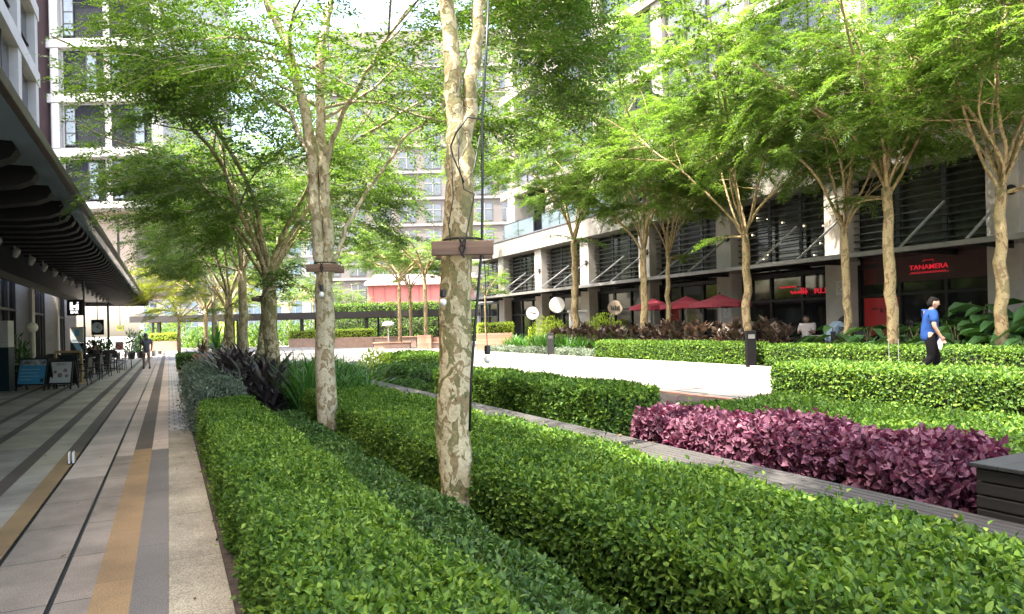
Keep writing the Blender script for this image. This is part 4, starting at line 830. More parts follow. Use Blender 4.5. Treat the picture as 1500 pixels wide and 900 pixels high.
# bollards, cabinet, sticks
SLATE = M('bollard_grey', (.008, .0078, .008), .8, .12, 4, 0, 0, .08)
t = thing('light_bollard', 'grey slab bollard light standing at the gap between the long hedges', 'bollard', (14.3, 13.84, .3), -YAW); MB().box(-.13, .13, -.09, .09, 0, 1.0).build('body', SLATE, t, bevel=.012); MB().box(-.09, .09, -.096, -.088, .78, .9).build('light_panel', M('panel_frost', (.09, .088, .085), .4, .1, 3), t); MB().box(-.15, .15, -.11, .11, -.02, .02).build('foot', DARKM, t)
t = thing('light_bollard', 'dark slab bollard light at the silvery edging below the grey cabinet', 'bollard', (14.32, 24.9, .3), -YAW); MB().box(-.14, .14, -.09, .09, 0, .95).build('body', M('bollard_dark', (.012, .011, .011), .6, .2, 4), t, bevel=.012); MB().box(-.1, .1, -.096, -.088, .72, .84).build('light_panel', MATS['panel_frost'], t)
q = onx(846, 490, 17.2); t = thing('service_cabinet', 'pale grey service cabinet with an overhanging lid among the lime shrubs', 'cabinet', (q.x, q.y, .3), -YAW); MB().box(-.36, .36, -.3, .3, 0, 1.86).build('body', M('cabinet_grey', (.42, .41, .39), .7, .1, 3), t, bevel=.01); MB().box(-.43, .43, -.37, .37, 1.86, 1.96).build('lid', M('cabinet_lid', (.36, .35, .34), .7, .1, 3), t, bevel=.01); MB().box(-.30, .30, -.312, -.302, .2, 1.6).build('door', M('cabinet_door', (.38, .37, .355), .6, .1, 3), t)
for i, (px, l) in enumerate(((1307, 'thin pale stake in front of the smooth pale trunk'), (1321, 'second thin pale stake, nearer to the walking man'))):
    q = onx(px, 540, 14.2); t = MB().tube([(0, 0, -.1), (0, 0, .78)], .008, 8).lathe([(.012, .78), (.012, .80)], 8).build('stake', M('pale_stake', (.16, .16, .145), .6, .1, 9), None); t.location = (14.1, q.y, .3); tag(t, l, 'stake', 'pale stakes')
# timber planters and low walls across the plaza
TP = planks('planter_timber', (.34, .19, .125), .16, 2, .05, .2, .7); BRW = M('brown_wall', (.30, .20, .15), .8, .15, 3)
def planter(px0, px1, py, D, h, dep, lab, plant=None, mat=TP, name='planter'):
    q = ond((px0 + px1) / 2, py, D); w_ = (px1 - px0) * D / 2000; t = thing(name, lab, 'planter', (q.x, q.y, .3), -YAW)
    mb = MB().box(-w_, w_, -dep, -dep + .06, 0, h).box(-w_, w_, dep - .06, dep, 0, h).box(-w_, -w_ + .06, -dep + .06, dep - .06, 0, h).box(w_ - .06, w_, -dep + .06, dep - .06, 0, h); mb.build('box', mat, t); MB().box(-w_ + .06, w_ - .06, -dep + .06, dep - .06, .1, h - .06).build('soil', SOIL, t)
    return t, w_, h
for a in ((699, 750, 512, 38, .92, .7, 'reddish timber planter at the corner of the white path next to the hanging bulb'), (613, 633, 505, 43, .85, .45, 'square reddish timber planter beside the thick mottled trunk, before the red building'), (634, 652, 505, 44, .7, .5, 'timber planter half hidden by the thick mottled trunk')): planter(*a)
for (a, b, py, D, h, l) in ((547, 603, 503, 45, .42, 'long low timber seat at the foot of the slim trees'), (623, 655, 506, 43, .4, 'short low timber seat next to the square planter'), (548, 612, 497, 47.5, .75, 'low timber wall behind the long seat')):
    q = ond((a + b) / 2, py, D); w_ = (b - a) * D / 2000; t = thing('timber_seat', l, 'bench', (q.x, q.y, .3), -YAW); MB().box(-w_, w_, -.3, .3, h - .08, h).build('seat', TP, t, bevel=.01); MB().box(-w_ + .08, w_ - .08, -.24, .24, 0, h - .08).build('base', BRW, t)
for i, (a, b, D, h, l, lf) in enumerate(((476, 548, 50, .75, 'yellow green low hedge in a brown trough before the pergola', LY), (222, 262, 52, .75, 'low brown planter wall with a yellow hedge at the end of the walkway', LY), (425, 470, 54, .7, 'yellow hedge trough between the twin stemmed tree and the pale trunk', LY), (700, 752, 39.5, .9, 'lime hedge trough behind the corner timber planter', LY))):
    q = ond((a + b) / 2, 500, D); w_ = (b - a) * D / 2000; t = thing('trough', l, 'planter', (q.x, q.y, .3), -YAW); MB().box(-w_, w_, -.35, .35, 0, h).build('wall', BRW, t)
    hg = hedge('foliage', None, None, -w_, w_, -.33, .33, 0, .6, lf, .11, .06, 420, .15, .06, .12, 'txyX', six=False, origin=(0, 0, h - .02)); hg.parent = t
t = thing('lantern_post', 'pale mushroom lantern post behind the timber seats', 'lamp', (*ond(569, 490, 47).xy, .3), 0); MB().tube([(0, 0, 0), (0, 0, 1.5)], .05, 8).build('post', M('pale_post', (.5, .46, .4), .6, .1, 5), t); MB().lathe([(.08, 1.45), (.42, 1.55), (.40, 1.68), (.15, 1.8), (.02, 1.82)], 16).build('lamp_shade', WHITE, t)
# terracotta pot with spiky plant
TERR = M('terracotta', (.36, .17, .10), .8, .15, 5)
q = ond(296, 520, 26); t = thing('plant_pot', 'terracotta pot with a spiky plant among the dark cordylines', 'plant pot', (q.x, q.y, .05)); MB().lathe([(.2, 0), (.27, .6), (.31, .62), (.31, .72), (.27, .72), (.25, .62)], 20).build('pot', TERR, t, smooth=False)
strap_clump(40, .8, .06, .1, (.5, 1.4), 77, LC2, 5, t, 'foliage', .5, 1.1).location = (0, 0, .66)
q = ond(318, 505, 27); t = thing('spiky_plant', 'bright green spiky agave like plant above the dark cordylines', 'plant', (q.x, q.y, .3)); strap_clump(60, 1.2, .09, .15, (.3, 1.45), 78, LR, 5, t, 'foliage', .5, .8).location = (0, 0, .5); MB().lathe([(.3, -.3), (.36, .5), (.3, .52)], 16).build('pot', TERR, t)
# ------------------------------------------------------------------ pergola, far wall and buildings
q = ond(447, 490, 55); PG = thing('pergola', 'long flat roofed dark pergola crossing behind the tree row', 'pergola', (q.x, q.y, .0), -YAW)
PM = M('pergola_metal', (.012, .0105, .01), .6, .2, 3)
MB().box(-13.2, 14.0, -1.4, 1.4, 2.78, 2.95).build('roof', PM, PG); mb = MB().box(-13.3, 14.1, -1.5, -1.38, 2.52, 3.02).box(-13.3, 14.1, 1.38, 1.5, 2.52, 3.02); mb.build('fascia', M('fascia_brown', (.022, .018, .016), .6, .15, 3), PG)
for px in (238, 347, 449, 545, 632, 685): x = (px - 447) * .0534; MB().box(x - .11, x + .11, -1.24, -1.02, -.05, 2.78).build('post', PM, PG)
for px in (220, 343, 457, 548, 636): x = (px - 447) * .0565; MB().box(x - .07, x + .07, 1.04, 1.2, -.05, 2.78).build('post', PM, PG)
def far(name, lab, px0, px1, D, cat='building'):
    q = ond((px0 + px1) / 2, 490, D); return thing(name, lab, cat, (q.x, q.y, 0), -YAW), (px1 - px0) * D / 2000
for i, (px, D, rx, h, lf, l) in enumerate(((232, 62, 2.0, 2.3, LG, 'round green bush beyond the pergola at the end of the walkway'), (262, 66, 2.4, 2.8, LT, 'loose pale bush under the far white flats beside the pergola post'), (300, 60, 2.0, 2.0, LG, 'green bush behind the spiky plant beyond the pergola'), (338, 64, 2.2, 2.6, LY, 'yellow green bush seen between the row of trunks'), (378, 60, 2.0, 2.2, LG, 'green bush behind the leaning trunk beyond the pergola'), (420, 63, 2.2, 2.4, LG, 'dark green bush behind the pale trunk beyond the pergola'), (455, 61, 2.0, 2.6, LT, 'loose green bush next to the garden wall beyond the pergola'))):
    q = ond(px, 495, D); t = thing('bush', l, 'shrub', (q.x, q.y, .2), i, 'bushes beyond the pergola'); leafy_mound('foliage', 1500, rx, rx * .8, h, .24, .13, lf, 140 + i, t, False, .6); stems(t, 7, h * .7, rx * .6, 140 + i)
RW, hw = far('red_building', 'low salmon red building with a pale roof behind the pergola', 540, 690, 78)
MB().box(-hw, hw, 0, 7, 0, 6.6).build('wall', M('salmon_wall', (.42, .13, .11), .7, .1, .6), RW); MB().box(-hw - .3, hw + .3, -.5, 7.5, 6.6, 6.85).quad((-hw - .3, -.5, 6.86), (hw + .3, -.5, 6.86), (hw + .3, 6, 8.3), (-hw - .3, 6, 8.3)).build('roof', M('pale_roof', (.55, .42, .40), .7, .1, 1), RW)
for k in range(9): x = -hw + .6 + k * (2 * hw - 1.2) / 8; MB().box(x - .05, x + .05, -.06, -.003, 0, 6.55).build('pilaster', M('salmon_rib', (.36, .10, .09), .7, .1, 1), RW)
GW, hw = far('garden_wall', 'tall garden wall with a clipped hedge along its top behind the pergola', 484, 700, 63, 'wall'); MB().box(-hw, hw, .6, 1.2, 0, 2.85).build('wall', CONC, GW)
hg = hedge('hedge', None, None, -hw, hw, -.6, .8, 0, 1.1, LG, .17, .1, 170, .3, .15, .2, 'txyX', six=False, origin=(0, .6, 2.85)); hg.parent = GW
h2 = hedge('climber', None, None, -hw, hw, -.35, .35, 0, 2.6, LG, .17, .1, 120, .25, .15, .2, 'ty', six=False, origin=(0, 0, .1)); h2.parent = GW
WW = M('far_white_wall', (.19, .19, .195), .8, .06, .3); BW_ = glassy('blue_window', (.07, .11, .15), .1)
def block(name, lab, px0, px1, D, z1, nx, fl, fh, wall, glass, zs=.6, ww=.55, band=True):
    t, hw = far(name, lab, px0, px1, D); MB().box(-hw, hw, 0, 14, 0, z1).build('wall', wall, t)
    for r in range(fl):
        z = zs + r * fh
        if band: MB().box(-hw, hw, -.25, -.004, z - .35, z - .05).build('floor_band', M('far_band', (.19, .185, .18), .8, .06, 1), t)
        for c in range(nx):
            x = -hw + (c + .5) * 2 * hw / nx; a = hw / nx * ww
            w_ = MB().box(x - a, x + a, -.06, -.003, z + .25, z + fh * .72).build('window', glass, t); MB().box(x - .06, x + .06, -.1, -.062, z + .25, z + fh * .72).box(x - a, x + a, -.1, -.062, z + fh * .5, z + fh * .5 + .1).build('frame', MATS['far_band'] if band else WHITE, w_)
    return t
block('apartment_building', 'far white block of flats with blue windows beyond the pergola', 205, 480, 125, 34, 9, 8, 3.6, WW, BW_, 1.)
block('apartment_building', 'tall pale tower behind the bright slim trees, with grey windows', 470, 770, 88, 40, 8, 11, 3.4, M('pale_tower_wall', (.12, .108, .098), .8, .08, .4), glassy('tower_window', (.07, .08, .09), .1), 1.5, .62)
# white building at the end of the left side, grey window panels
FT, hw = far('apartment_building', 'white building with grey window panels above the end of the cafe canopy', 62, 245, 40)
PANEL = M('slate_panel', (.013, .0145, .019), .85, .12, .8, 0, 0, .1); LWH = M('wall_white', (.36, .345, .33), .8, .05, .6)  # LWH: one even off-white for both pale walls
z0 = EYE + (490 - 304) * .04; MB().box(-hw, hw, 0, 10, z0, 30).build('wall', LWH, FT); MB().box(-hw + .4, -hw + 5.1, .9, 10, 4.1, z0).build('lower_wall', M('buff_wall', (.36, .29, .235), .8, .06, 1), FT)
MB().box(-hw + 4.0, -hw + 4.12, .86, .89, 4.3, z0 - .4).build('slit_window', DARKM, FT); MB().box(-hw - .05, hw + .05, -.35, 10, z0 - .02, z0 + .35).build('floor_band', M('pier_white', (.46, .445, .43), .7, .06, 1), FT)
for k in range(1, 6): z = z0 + k * 3.2; MB().box(-hw - .02, hw, -.3, -.004, z - .2, z + .3).build('floor_band', M('pier_white', (.46, .445, .43), .7, .06, 1), FT)
for k in range(6): z = z0 + k * 3.2 + .35; MB().box(-hw + 1.0, -hw + 1.45, -.28, -.005, z, z + 2.6).build('pier', M('pier_white', (.46, .445, .43), .7, .06, 1), FT); MB().box(-hw + .95, -hw + 1.0, -.05, -.004, z, z + 2.6).build('joint', GREYP, FT)
for k in range(6):
    z = z0 + k * 3.2 + .42
    for j, x in enumerate((1.62, 4.35)):
        w_ = MB().box(-hw + x, -hw + x + 2.3, -.06, -.006, z, z + 2.45).build('window_panel', PANEL, FT); o_ = .05 if (k + j) % 2 else 1.35
        MB().box(-hw + x + o_, -hw + x + o_ + .62, -.09, -.062, z + .1, z + 2.3).build('casement', glassy('casement_glass', (.10, .13, .16), .08), w_); mb = MB(); 
        for zz in (.1, .8, 1.5, 2.25): mb.box(-hw + x + o_ + .04, -hw + x + o_ + .58, -.12, -.092, z + zz, z + zz + .05)
        mb.box(-hw + x + o_, -hw + x + o_ + .04, -.12, -.092, z + .1, z + 2.3).box(-hw + x + o_ + .58, -hw + x + o_ + .62, -.12, -.092, z + .1, z + 2.3); mb.build('frame', BLACK, w_)
BRN, hw = far('stair_tower', 'narrow brown louvred stair tower between the two pale left buildings', 46, 64, 39); MB().box(-hw, hw, 0, 8, 5, 30).build('wall', M('brown_panel', (.055, .030, .031), .7, .12, 1), BRN)
for k in range(14): z = 6 + k * 1.7; MB().box(-hw, hw, -.1, -.004, z, z + .18).build('floor_band', M('brown_band', (.10, .07, .065), .7, .1, 1), BRN)
# ------------------------------------------------------------------ left building and cafe canopy
LBD = thing('cafe_building', 'cafe building with grey columns, dark windows and pale upper floors beside the walkway', 'building', (-5.2, 15, 0))
bl2 = lambda mb, n, mt, **k: mb.build(n, mt, LBD, local=False, **k)
bl2(MB().box(-12, -5.9, -4, 34.4, 0, 4.3), 'rear_wall', INT); bl2(MB().box(-12, -5.35, -14, 36.8, 4.3, 17.0), 'upper_wall', LWH)
lc = [onx(px, 480, -5.2).y for px in (40, 80, 105, 123, 139, 152)]
lc = [lc[0] - 14, lc[0] - 7] + [lc[0] + (lc[4] - lc[0]) / 4 * k for k in range(6)]
CG = M('cafe_column', (.48, .47, .455), .7, .1, 2, .05)
lc = [y for y in lc if y < 53]
for y in lc: bl2(MB().box(-5.85, -5.0, y - .55, y + .55, 0, 4.3), 'column', CG, bevel=.015); bl2(MB().box(-4.99, -4.93, y - .6, y - .5, 0, 3.9), 'column_edge', M('pale_trim', (.55, .53, .48), .6, .05, 2))
for a, b in zip(lc[:-1], lc[1:]):
    bl2(MB().box(-5.62, -5.58, a + .56, b - .56, 0.05, 4.2), 'shop_window', GL); mb = MB()
    for k in range(5): y = a + .6 + (b - a - 1.2) * k / 4; mb.box(-5.57, -5.48, y - .04, y + .04, 0, 4.2)
    mb.box(-5.57, -5.47, a + .56, b - .56, 2.6, 2.7); bl2(mb, 'window_frame', M('shop_frame', (.03, .03, .03), .5, .2, 3))
for k in range(4):
    z = 4.4 + k * 3.0; bl2(MB().box(-5.34, -4.95, -4, 37.0, z + 2.4, z + 3.0), 'floor_band', M('tower_pier', (.33, .32, .31), .75, .1, 1))
    for j in range(10):
        y = .5 + j * 4.0; bl2(MB().box(-5.34, -5.0, y - .35, y + .35, z, z + 2.4), 'pier', M('tower_pier', (.33, .32, .31), .75, .1, 1))
        if j < 9: w_ = bl2(MB().box(-5.34, -5.3, y + .36, y + 3.64, z + .05, z + 2.35), 'window', glassy('left_window', (.03, .035, .045), .1)); f_ = MB().box(-5.29, -5.22, y + 1.9, y + 1.98, z + .05, z + 2.55).box(-5.29, -5.22, y + .36, y + 3.64, z + .9, z + .97).build('frame', DARKM, w_); f_.location = -LBD.location
CN = thing('cafe_canopy', 'deep dark canopy with projecting fins over the cafe terrace', 'canopy', (-1.3, 25, 3.9)); cn = lambda mb, n, mt, **k: mb.build(n, mt, CN, local=False, **k)
FASC = M('canopy_fascia', (.10, .075, .065), .5, .2, 4, 0, .4); CGL = frosted('canopy_glazing', (.19, .215, .205), .5); FIN = M('fin_black', (.0035, .0033, .0033), .6, .3, 4, 0, 0, .2)
YA, YE = 1.5, 54.
cn(MB().box(-1.36, -1.28, YA, YE, 3.83, 3.96), 'fascia', FASC, bevel=.01); cn(MB().box(-5.0, -1.37, YA, YE, 3.955, 3.975), 'glazing', CGL); cn(MB().box(-5.0, -2.45, YA, YE, 3.80, 3.95), 'soffit', FIN); cn(MB().box(-3.32, -3.2, YA, YE, 3.68, 3.95), 'beam', FIN); cn(MB().box(-5.0, -4.9, YA, YE, 3.55, 3.95), 'wall_beam', DARKM)
y = YA + .4; fy = []
while y < YE - .5: fy.append(y); y += .8 if y > 14 else 1.4
for y in fy:
    mb = MB(); pr = [(-3.2, .02), (-3.2, -.36), (-2.3, -.33), (-1.85, -.26), (-1.68, -.18), (-1.62, -.08), (-1.66, .02)]; b = len(mb.v)
    for s in (-.15, .15): mb.v += [(x, y + s, 3.93 + z) for x, z in pr]
    n = len(pr); mb.f += [[b + k for k in range(n)], [b + n + k for k in range(n)][::-1]] + [[b + k, b + n + k, b + n + (k + 1) % n, b + (k + 1) % n] for k in range(n)]; mb.mi += [0] * (n + 2); cn(mb, 'fin', FIN)
cn(MB().box(-1.42, -1.2, YE - .7, YE, 3.6, 4.05).box(-5, -1.3, YE - .2, YE, 3.55, 3.95), 'end_beam', DARKM)
for k in range(20):
    y = 7 + k * 1.9; s = cn(MB().bar((-3.0, y, 3.66), (-3.0, y, 3.5), .03), 'spotlight', M('spot_grey', (.28, .28, .28), .5, .1, 5)); h_ = MB().lathe([(.05, 0), (.075, .16), (.06, .2)], 10, (0, 0, 0)).build('lamp_head', MATS['spot_grey'], s); h_.location = (-1.7 , y - 25.0, -.56); h_.rotation_euler = (.5, .4, 0)
for y in (12., 30., 48.): cn(MB().tube([(-3.26, y, 0), (-3.26, y, 3.7)], .06, 10), 'post', DARKM) if y > 40 else None
# cafe terrace
BLUE = M('poster_blue', (.06, .28, .52), .5, .12, 2.5); PALE = M('poster_pale', (.52, .54, .56), .5, .06, 2); NAVY = M('board_navy', (.016, .035, .05), .4, .2, 3); SKYB = M('logo_blue', (.10, .38, .62), .5, .05, 3)
def totem(px0, px1, pyb, D, h, lab):
    q = ond((px0 + px1) / 2, pyb, D); w_ = (px1 - px0) * D / 2000; t = thing('totem_sign', lab, 'sign', (q.x, q.y, 0), -YAW)
    MB().box(-w_, w_, -.12, .12, 0, h * .62).build('lower_panel', NAVY, t, bevel=.01); MB().box(-w_, w_, -.12, .12, h * .62 + .005, h).build('upper_panel', PALE, t, bevel=.01); MB().box(-w_ * .3, w_ * .42, -.128, -.122, h * .78, h * .93).build('logo', SKYB, t)
    mb = MB(); mb.box(-w_ * .7, w_ * .7, -.128, -.122, h * .69, h * .70).box(-w_ * .7, w_ * .3, -.128, -.122, h * .665, h * .675); mb.build('lettering', M('pale_text', (.30, .42, .5), .5, .1, 3), t)
totem(-22, 18, 572, 20, 2.05, 'tall totem sign board, navy below and pale above, at the edge of the terrace'); totem(106, 125, 540, 33, 2.0, 'smaller totem sign board under the H BAR sign')
def aframe(px, py, w_, h, lab, face, kind):
    q = onz(px, py, 0); t = thing('a_frame_sign', lab, 'sign', (q.x, q.y, 0), -YAW + (.06 if kind else -.05)); lean = .22; mb = MB()
    R_ = Matrix.Rotation(-.2, 4, 'X'); Rb = Matrix.Translation((0, .42, 0)) @ Matrix.Rotation(.2, 4, 'X')
    MB().box(-w_ + .03, w_ - .03, -.012, .012, .2, h - .03, R_).build('poster', face, t); mb = MB()
    for M_ in (R_, Rb): mb.box(-w_, -w_ + .035, -.02, .02, 0, h, M_).box(w_ - .035, w_, -.02, .02, 0, h, M_).box(-w_, w_, -.02, .02, h - .035, h, M_).box(-w_, w_, -.02, .02, .16, .2, M_)
    mb.build('frame', BLACK, t); MB().box(-w_ + .03, w_ - .03, -.01, .01, .2, h - .03, Rb).build('rear_panel', BLACK, t); mb = MB()
    if kind == 0:
        for k, l in enumerate((.8, .72, .8, .5)): mb.box(-w_ * .85, -w_ * .85 + w_ * 1.7 * l, -.017, -.013, .62 - k * .1, .635 - k * .1, R_)
        mb.build('lettering', M('poster_text', (.35, .55, .7), .5, .1, 3), t); MB().box(-w_ + .035, w_ - .035, -.016, -.0125, .74, h - .04, R_).build('picture', M('poster_photo', (.30, .33, .34), .5, .7, 9, col2=(.05, .07, .08)), t); MB().box(w_ * .62, w_ * .85, -.017, -.013, .25, .36, R_).build('mark', NAVY, t)
    else:
        text('MENU', .1, 'lettering', M('grey_text', (.25, .25, .27), .5, .1, 3), t, R_ @ fr(0, -.014, .74), .002); 
        for x, z, r in ((-.16, .52, .05), (.12, .56, .06), (-.02, .42, .07), (.17, .4, .05)): mb.disc((x, -.013, z), (0, 1, 0), r, .006, 12)
        for v in range(len(mb.v)): mb.v[v] = tuple(R_ @ Vector(mb.v[v]))
        mb.build('picture', M('menu_photo', (.22, .16, .17), .5, .7, 14), t)
aframe(44, 573, .44, .95, 'bright blue poster A frame sign at the terrace edge', BLUE, 0); aframe(87, 571, .33, .85, 'pale menu A frame sign beside the blue one', PALE, 1)
q = onz(101, 563, 0); t = thing('menu_stand', 'light wooden frame stand behind the pale A frame sign', 'stand', (q.x, q.y, 0), -YAW); WD = M('light_wood', (.38, .25, .13), .6, .2, 8)
MB().box(-.42, .42, -.03, .03, 1.02, 1.09).build('rail', WD, t)
for s in (-1, 1): MB().box(s * .42 - .035, s * .42 + .035, -.035, .035, 0, 1.015).build('leg', WD, t); MB().box(s * .42 - .04, s * .42 + .04, -.25, .25, -.01, .05).build('foot', WD, t)
MB().box(-.3, .3, -.02, .02, .45, .95).build('board', M('chalk_board', (.02, .028, .035), .7, .4, 6), t)
# H BAR sign
q = onx(111, 451, -3.0); D_ = (Vector((q.x, q.y, 0)).dot(Vector((S_, C_, 0)))); s_ = D_ / 1000
t = thing('hanging_sign', 'black square sign with white H BAR lettering under the cafe canopy', 'sign', q, -YAW)
MB().box(-11.2 * s_, 11.2 * s_, -.08, .08, -11.5 * s_, 11.5 * s_).build('box', BLACK, t, bevel=.01); SW = emit('sign_white', (1, 1, 1), .2)
mb = MB(); a = s_
mb.box(-6.2 * a, -2.6 * a, -.09, -.082, -3.6 * a, 8 * a).box(2.6 * a, 6.2 * a, -.09, -.082, -3.6 * a, 5.2 * a).box(-2.6 * a, 2.6 * a, -.09, -.082, -.2 * a, 3.2 * a).box(4.0 * a, 6.2 * a, -.09, -.082, 6.4 * a, 8 * a).box(-2.6 * a, -1 * a, -.09, -.082, -3.6 * a, -2 * a).box(1 * a, 2.6 * a, -.09, -.082, -3.6 * a, -2 * a); mb.build('letter_mark', SW, t); text('BAR', 5.4 * a, 'lettering', SW, t, fr(0, -.088, -6.9 * a), .004, sx=1.15)
MB().box(11.4 * a, 12.8 * a, -.03, .03, -q.z, 3.9 - q.z).build('post', DARKM, t)
q = onx(143, 480, -3.6); t = thing('round_sign', 'blue and white clock like round sign on a dark plate under the cafe canopy', 'sign', q, -YAW); MB().box(-.35, .35, -.02, .03, -.42, .45).build('plate', BLACK, t); MB().disc((0, -.05, 0), (0, 1, 0), .30, .05, 28).build('face', M('pale_blue', (.50, .62, .70), .4, .1, 2), t); mb = MB().bar((0, -.085, 0), (.1, -.085, .16), .03).bar((0, -.085, 0), (.17, -.085, -.05), .03); mb.build('hand', BLACK, t); MB().bar((0, 0, .45), (0, 0, 3.9 - q.z), .03).build('hanger', DARKM, t)
q = onx(176, 481, -2.9); t = thing('hanging_sign', 'small yellow green sign deep under the canopy', 'sign', q, -YAW); MB().box(-.24, .24, -.03, .03, -.18, .18).build('panel', M('lime_sign', (.42, .44, .06), .5, .1, 3), t); mb = MB(); squig(mb, -.14, .14, 0, .05, 3, .02); mb.build('mark', NAVY, t); MB().bar((0, 0, .18), (0, 0, 3.6 - q.z), .03).build('hanger', DARKM, t)
q = onz(46, 566, 0); q = ond(47, 480, 23.2); t = thing('globe_lamp', 'pale globe lamp on a slim post beside the cafe columns', 'lamp', (q.x, q.y, 0)); MB().tube([(0, 0, 0), (0, 0, q.z - .14)], .055, 10).build('post', M('pale_post2', (.45, .42, .37), .5, .1, 4), t); MB().sphere((0, 0, q.z), .18, 16, 10).build('lamp_shade', GLO, t, smooth=True); MB().lathe([(.18, 0), (.18, .04), (.06, .07)], 16).build('base', DARKM, t)
CH = M('chair_black', (.018, .017, .018), .5, .3, 6); TT = M('table_grey', (.26, .26, .27), .35, .1, 3)
def chair():
    r = bpy.data.objects.new('cafe_chair', None); COL.objects.link(r); MB().box(-.21, .21, -.21, .21, .43, .46).build('seat', CH, r, bevel=.008)
    for x in (-.19, .19):
        MB().tube([(x, -.19, 0), (x, -.18, .43)], .014, 6).build('leg', CH, r); MB().tube([(x, .2, 0), (x, .18, .45), (x, .24, .86)], .014, 6).build('leg', CH, r); MB().tube([(x * 1.1, .2, .65), (x * 1.1, -.17, .65), (x * 1.1, -.18, .45)], .013, 6).build('armrest', CH, r)
    MB().box(-.2, .2, .205, .235, .56, .86).build('backrest', CH, r, bevel=.008); return r
def table():
    r = bpy.data.objects.new('cafe_table', None); COL.objects.link(r); MB().box(-.36, .36, -.36, .36, .72, .75).build('tabletop', TT, r, bevel=.006); MB().tube([(0, 0, .03), (0, 0, .72)], .03, 8).build('leg', STEEL, r); MB().box(-.24, .24, -.24, .24, 0, .03).build('base', CH, r, bevel=.006); return r
c0, tb0 = chair(), table(); first = [True, True]
names = ('behind the wooden menu stand', 'in the middle of the terrace row', 'below the no smoking sign', 'by the potted plants', 'at the far end of the terrace'); rg = random.Random(8)
cn_ = 0
for i in range(6):
    y = 25.6 + i * 2.25; x = -3.15 + i * .14; nm = ('nearest the totem sign', *names)[i]
    for X_, kk in ((x, 0), (x - 1.35, 1)):
        lab = 'grey cafe table %s, %s' % (nm, ('on the walkway side', 'by the shop windows')[kk])
        o = tb0 if first[0] else tb0.copy()
        if first[0]: first[0] = False; o.location = (X_, y, 0); tag(o, lab, 'table', 'cafe tables under the canopy')
        else: bpy.data.objects.remove(o); o = dup(tb0, (X_, y, 0), 0, lab); tag(o, lab, 'table', 'cafe tables under the canopy')
        for dx, dy, rz in ((.12, -.68, PI), (-.1, .68, 0), (.66, .05, -PI / 2)):
            if kk == 1 and dx == .66: continue
            lab = 'black cafe chair at a table %s' % nm; pos = (X_ + dx, y + dy, 0); rz += rg.uniform(-.25, .25)
            if first[1]: first[1] = False; o = c0; o.location = pos; o.rotation_euler = (0, 0, rz)
            else: o = dup(c0, pos, rz, lab)
            tag(o, lab, 'chair', 'cafe chairs ' + nm)
for i, (px, D, h, l) in enumerate(((22, 21.5, 1.7, 'leafy potted shrub right behind the tall totem sign'), (138, 33, 1.6, 'potted palm like plant beside the clock sign'), (155, 35, 1.5, 'potted plant in front of the far cafe columns'), (205, 46, 2.0, 'tall dark potted shrub at the end of the canopy'), (192, 44, 2.1, 'potted bush under the far end of the canopy'))):
    q = ond(px, 500, D); t = thing('potted_plant', l, 'plant', (q.x, q.y, 0)); MB().lathe([(.18, 0), (.26, .45), (.24, .47)], 14).build('pot', DARKM, t); k = leafy_mound('foliage', 420, .42, .42, h - .5, .2, .07, LB, 90 + i, t, False, .6); k.location = (0, 0, .4); stems(t, 5, h * .7, .2, 90 + i)
NS = M('sign_red', (.55, .03, .03), .5, .1, 3)
q = onx(175, 507, -2.0); t = thing('no_smoking_sign', 'white no smoking sign on a low stand among the chairs', 'sign', (q.x, q.y, 0), -YAW); z = q.z; MB().box(-.19, .19, -.012, .012, z - .19, z + .19).build('panel', WHITE, t); MB().tube([(.13 * math.cos(a), -.018, z + .13 * math.sin(a)) for a in np.linspace(0, 2 * PI, 25)], .018, 6, False).bar((-.09, -.018, z + .09), (.09, -.018, z - .09), .03).build('prohibition_mark', NS, t); MB().box(-.08, .06, -.018, -.013, z - .015, z + .015).build('cigarette_mark', BLACK, t); MB().tube([(0, .02, 0), (0, .02, z)], .015, 6).build('post', DARKM, t); MB().lathe([(.15, 0), (.15, .03), (.03, .05)], 14).build('base', DARKM, t)
# ------------------------------------------------------------------ people
BSH = M('shirt_blue', (.007, .034, .135), .85, .3, 7, .5, 0, .2); NVY = M('trousers_black', (.0022, .0022, .0028), .95, .3, 12, .2, 0, .1); SHOE = M('shoe_dark', (.02, .02, .024), .5, .2, 12)
walk = dict(pelvis=(0, 0, .93), waist=(.0, 0, 1.08), chest=(.015, 0, 1.28), neck=(.035, 0, 1.44), head=(.09, 0, 1.575), look=(1, -.1, -.12), sh_r=(.0, -.175, 1.385), el_r=(-.02, -.245, 1.12), wr_r=(.10, -.235, .905), sh_l=(.02, .175, 1.385), el_l=(.05, .235, 1.13), wr_l=(.21, .2, .96),
            hip_r=(-.01, -.085, .88), kn_r=(-.02, -.09, .49), an_r=(-.30, -.09, .20), toe_r=(-.22, -.09, .05), hip_l=(.02, .085, .88), kn_l=(.16, .09, .49), an_l=(.13, .09, .085), toe_l=(.29, .09, .045))
q = onx(1362, 490, 13.3)
person('man in a bright blue polo shirt and black trousers walking along the path behind the hedge', 1, walk, (13.3, q.y, .3), -YAW + .35, .96, BSH, NVY, SHOE) if False else None
MAN = person('man in blue shirt and black trousers walking past the hedge with white paper', None, walk, (q.x, q.y, .3), -YAW - .15, .97, BSH, NVY, SHOE, hairm=M('grey_brown_hair', (.005, .004, .0035), .9, .3, 60, 0, 0, .1))
hw_ = Matrix.Translation(MAN.location) @ Matrix.Rotation(-YAW - .15, 4, 'Z') @ Matrix.Scale(.97, 4)
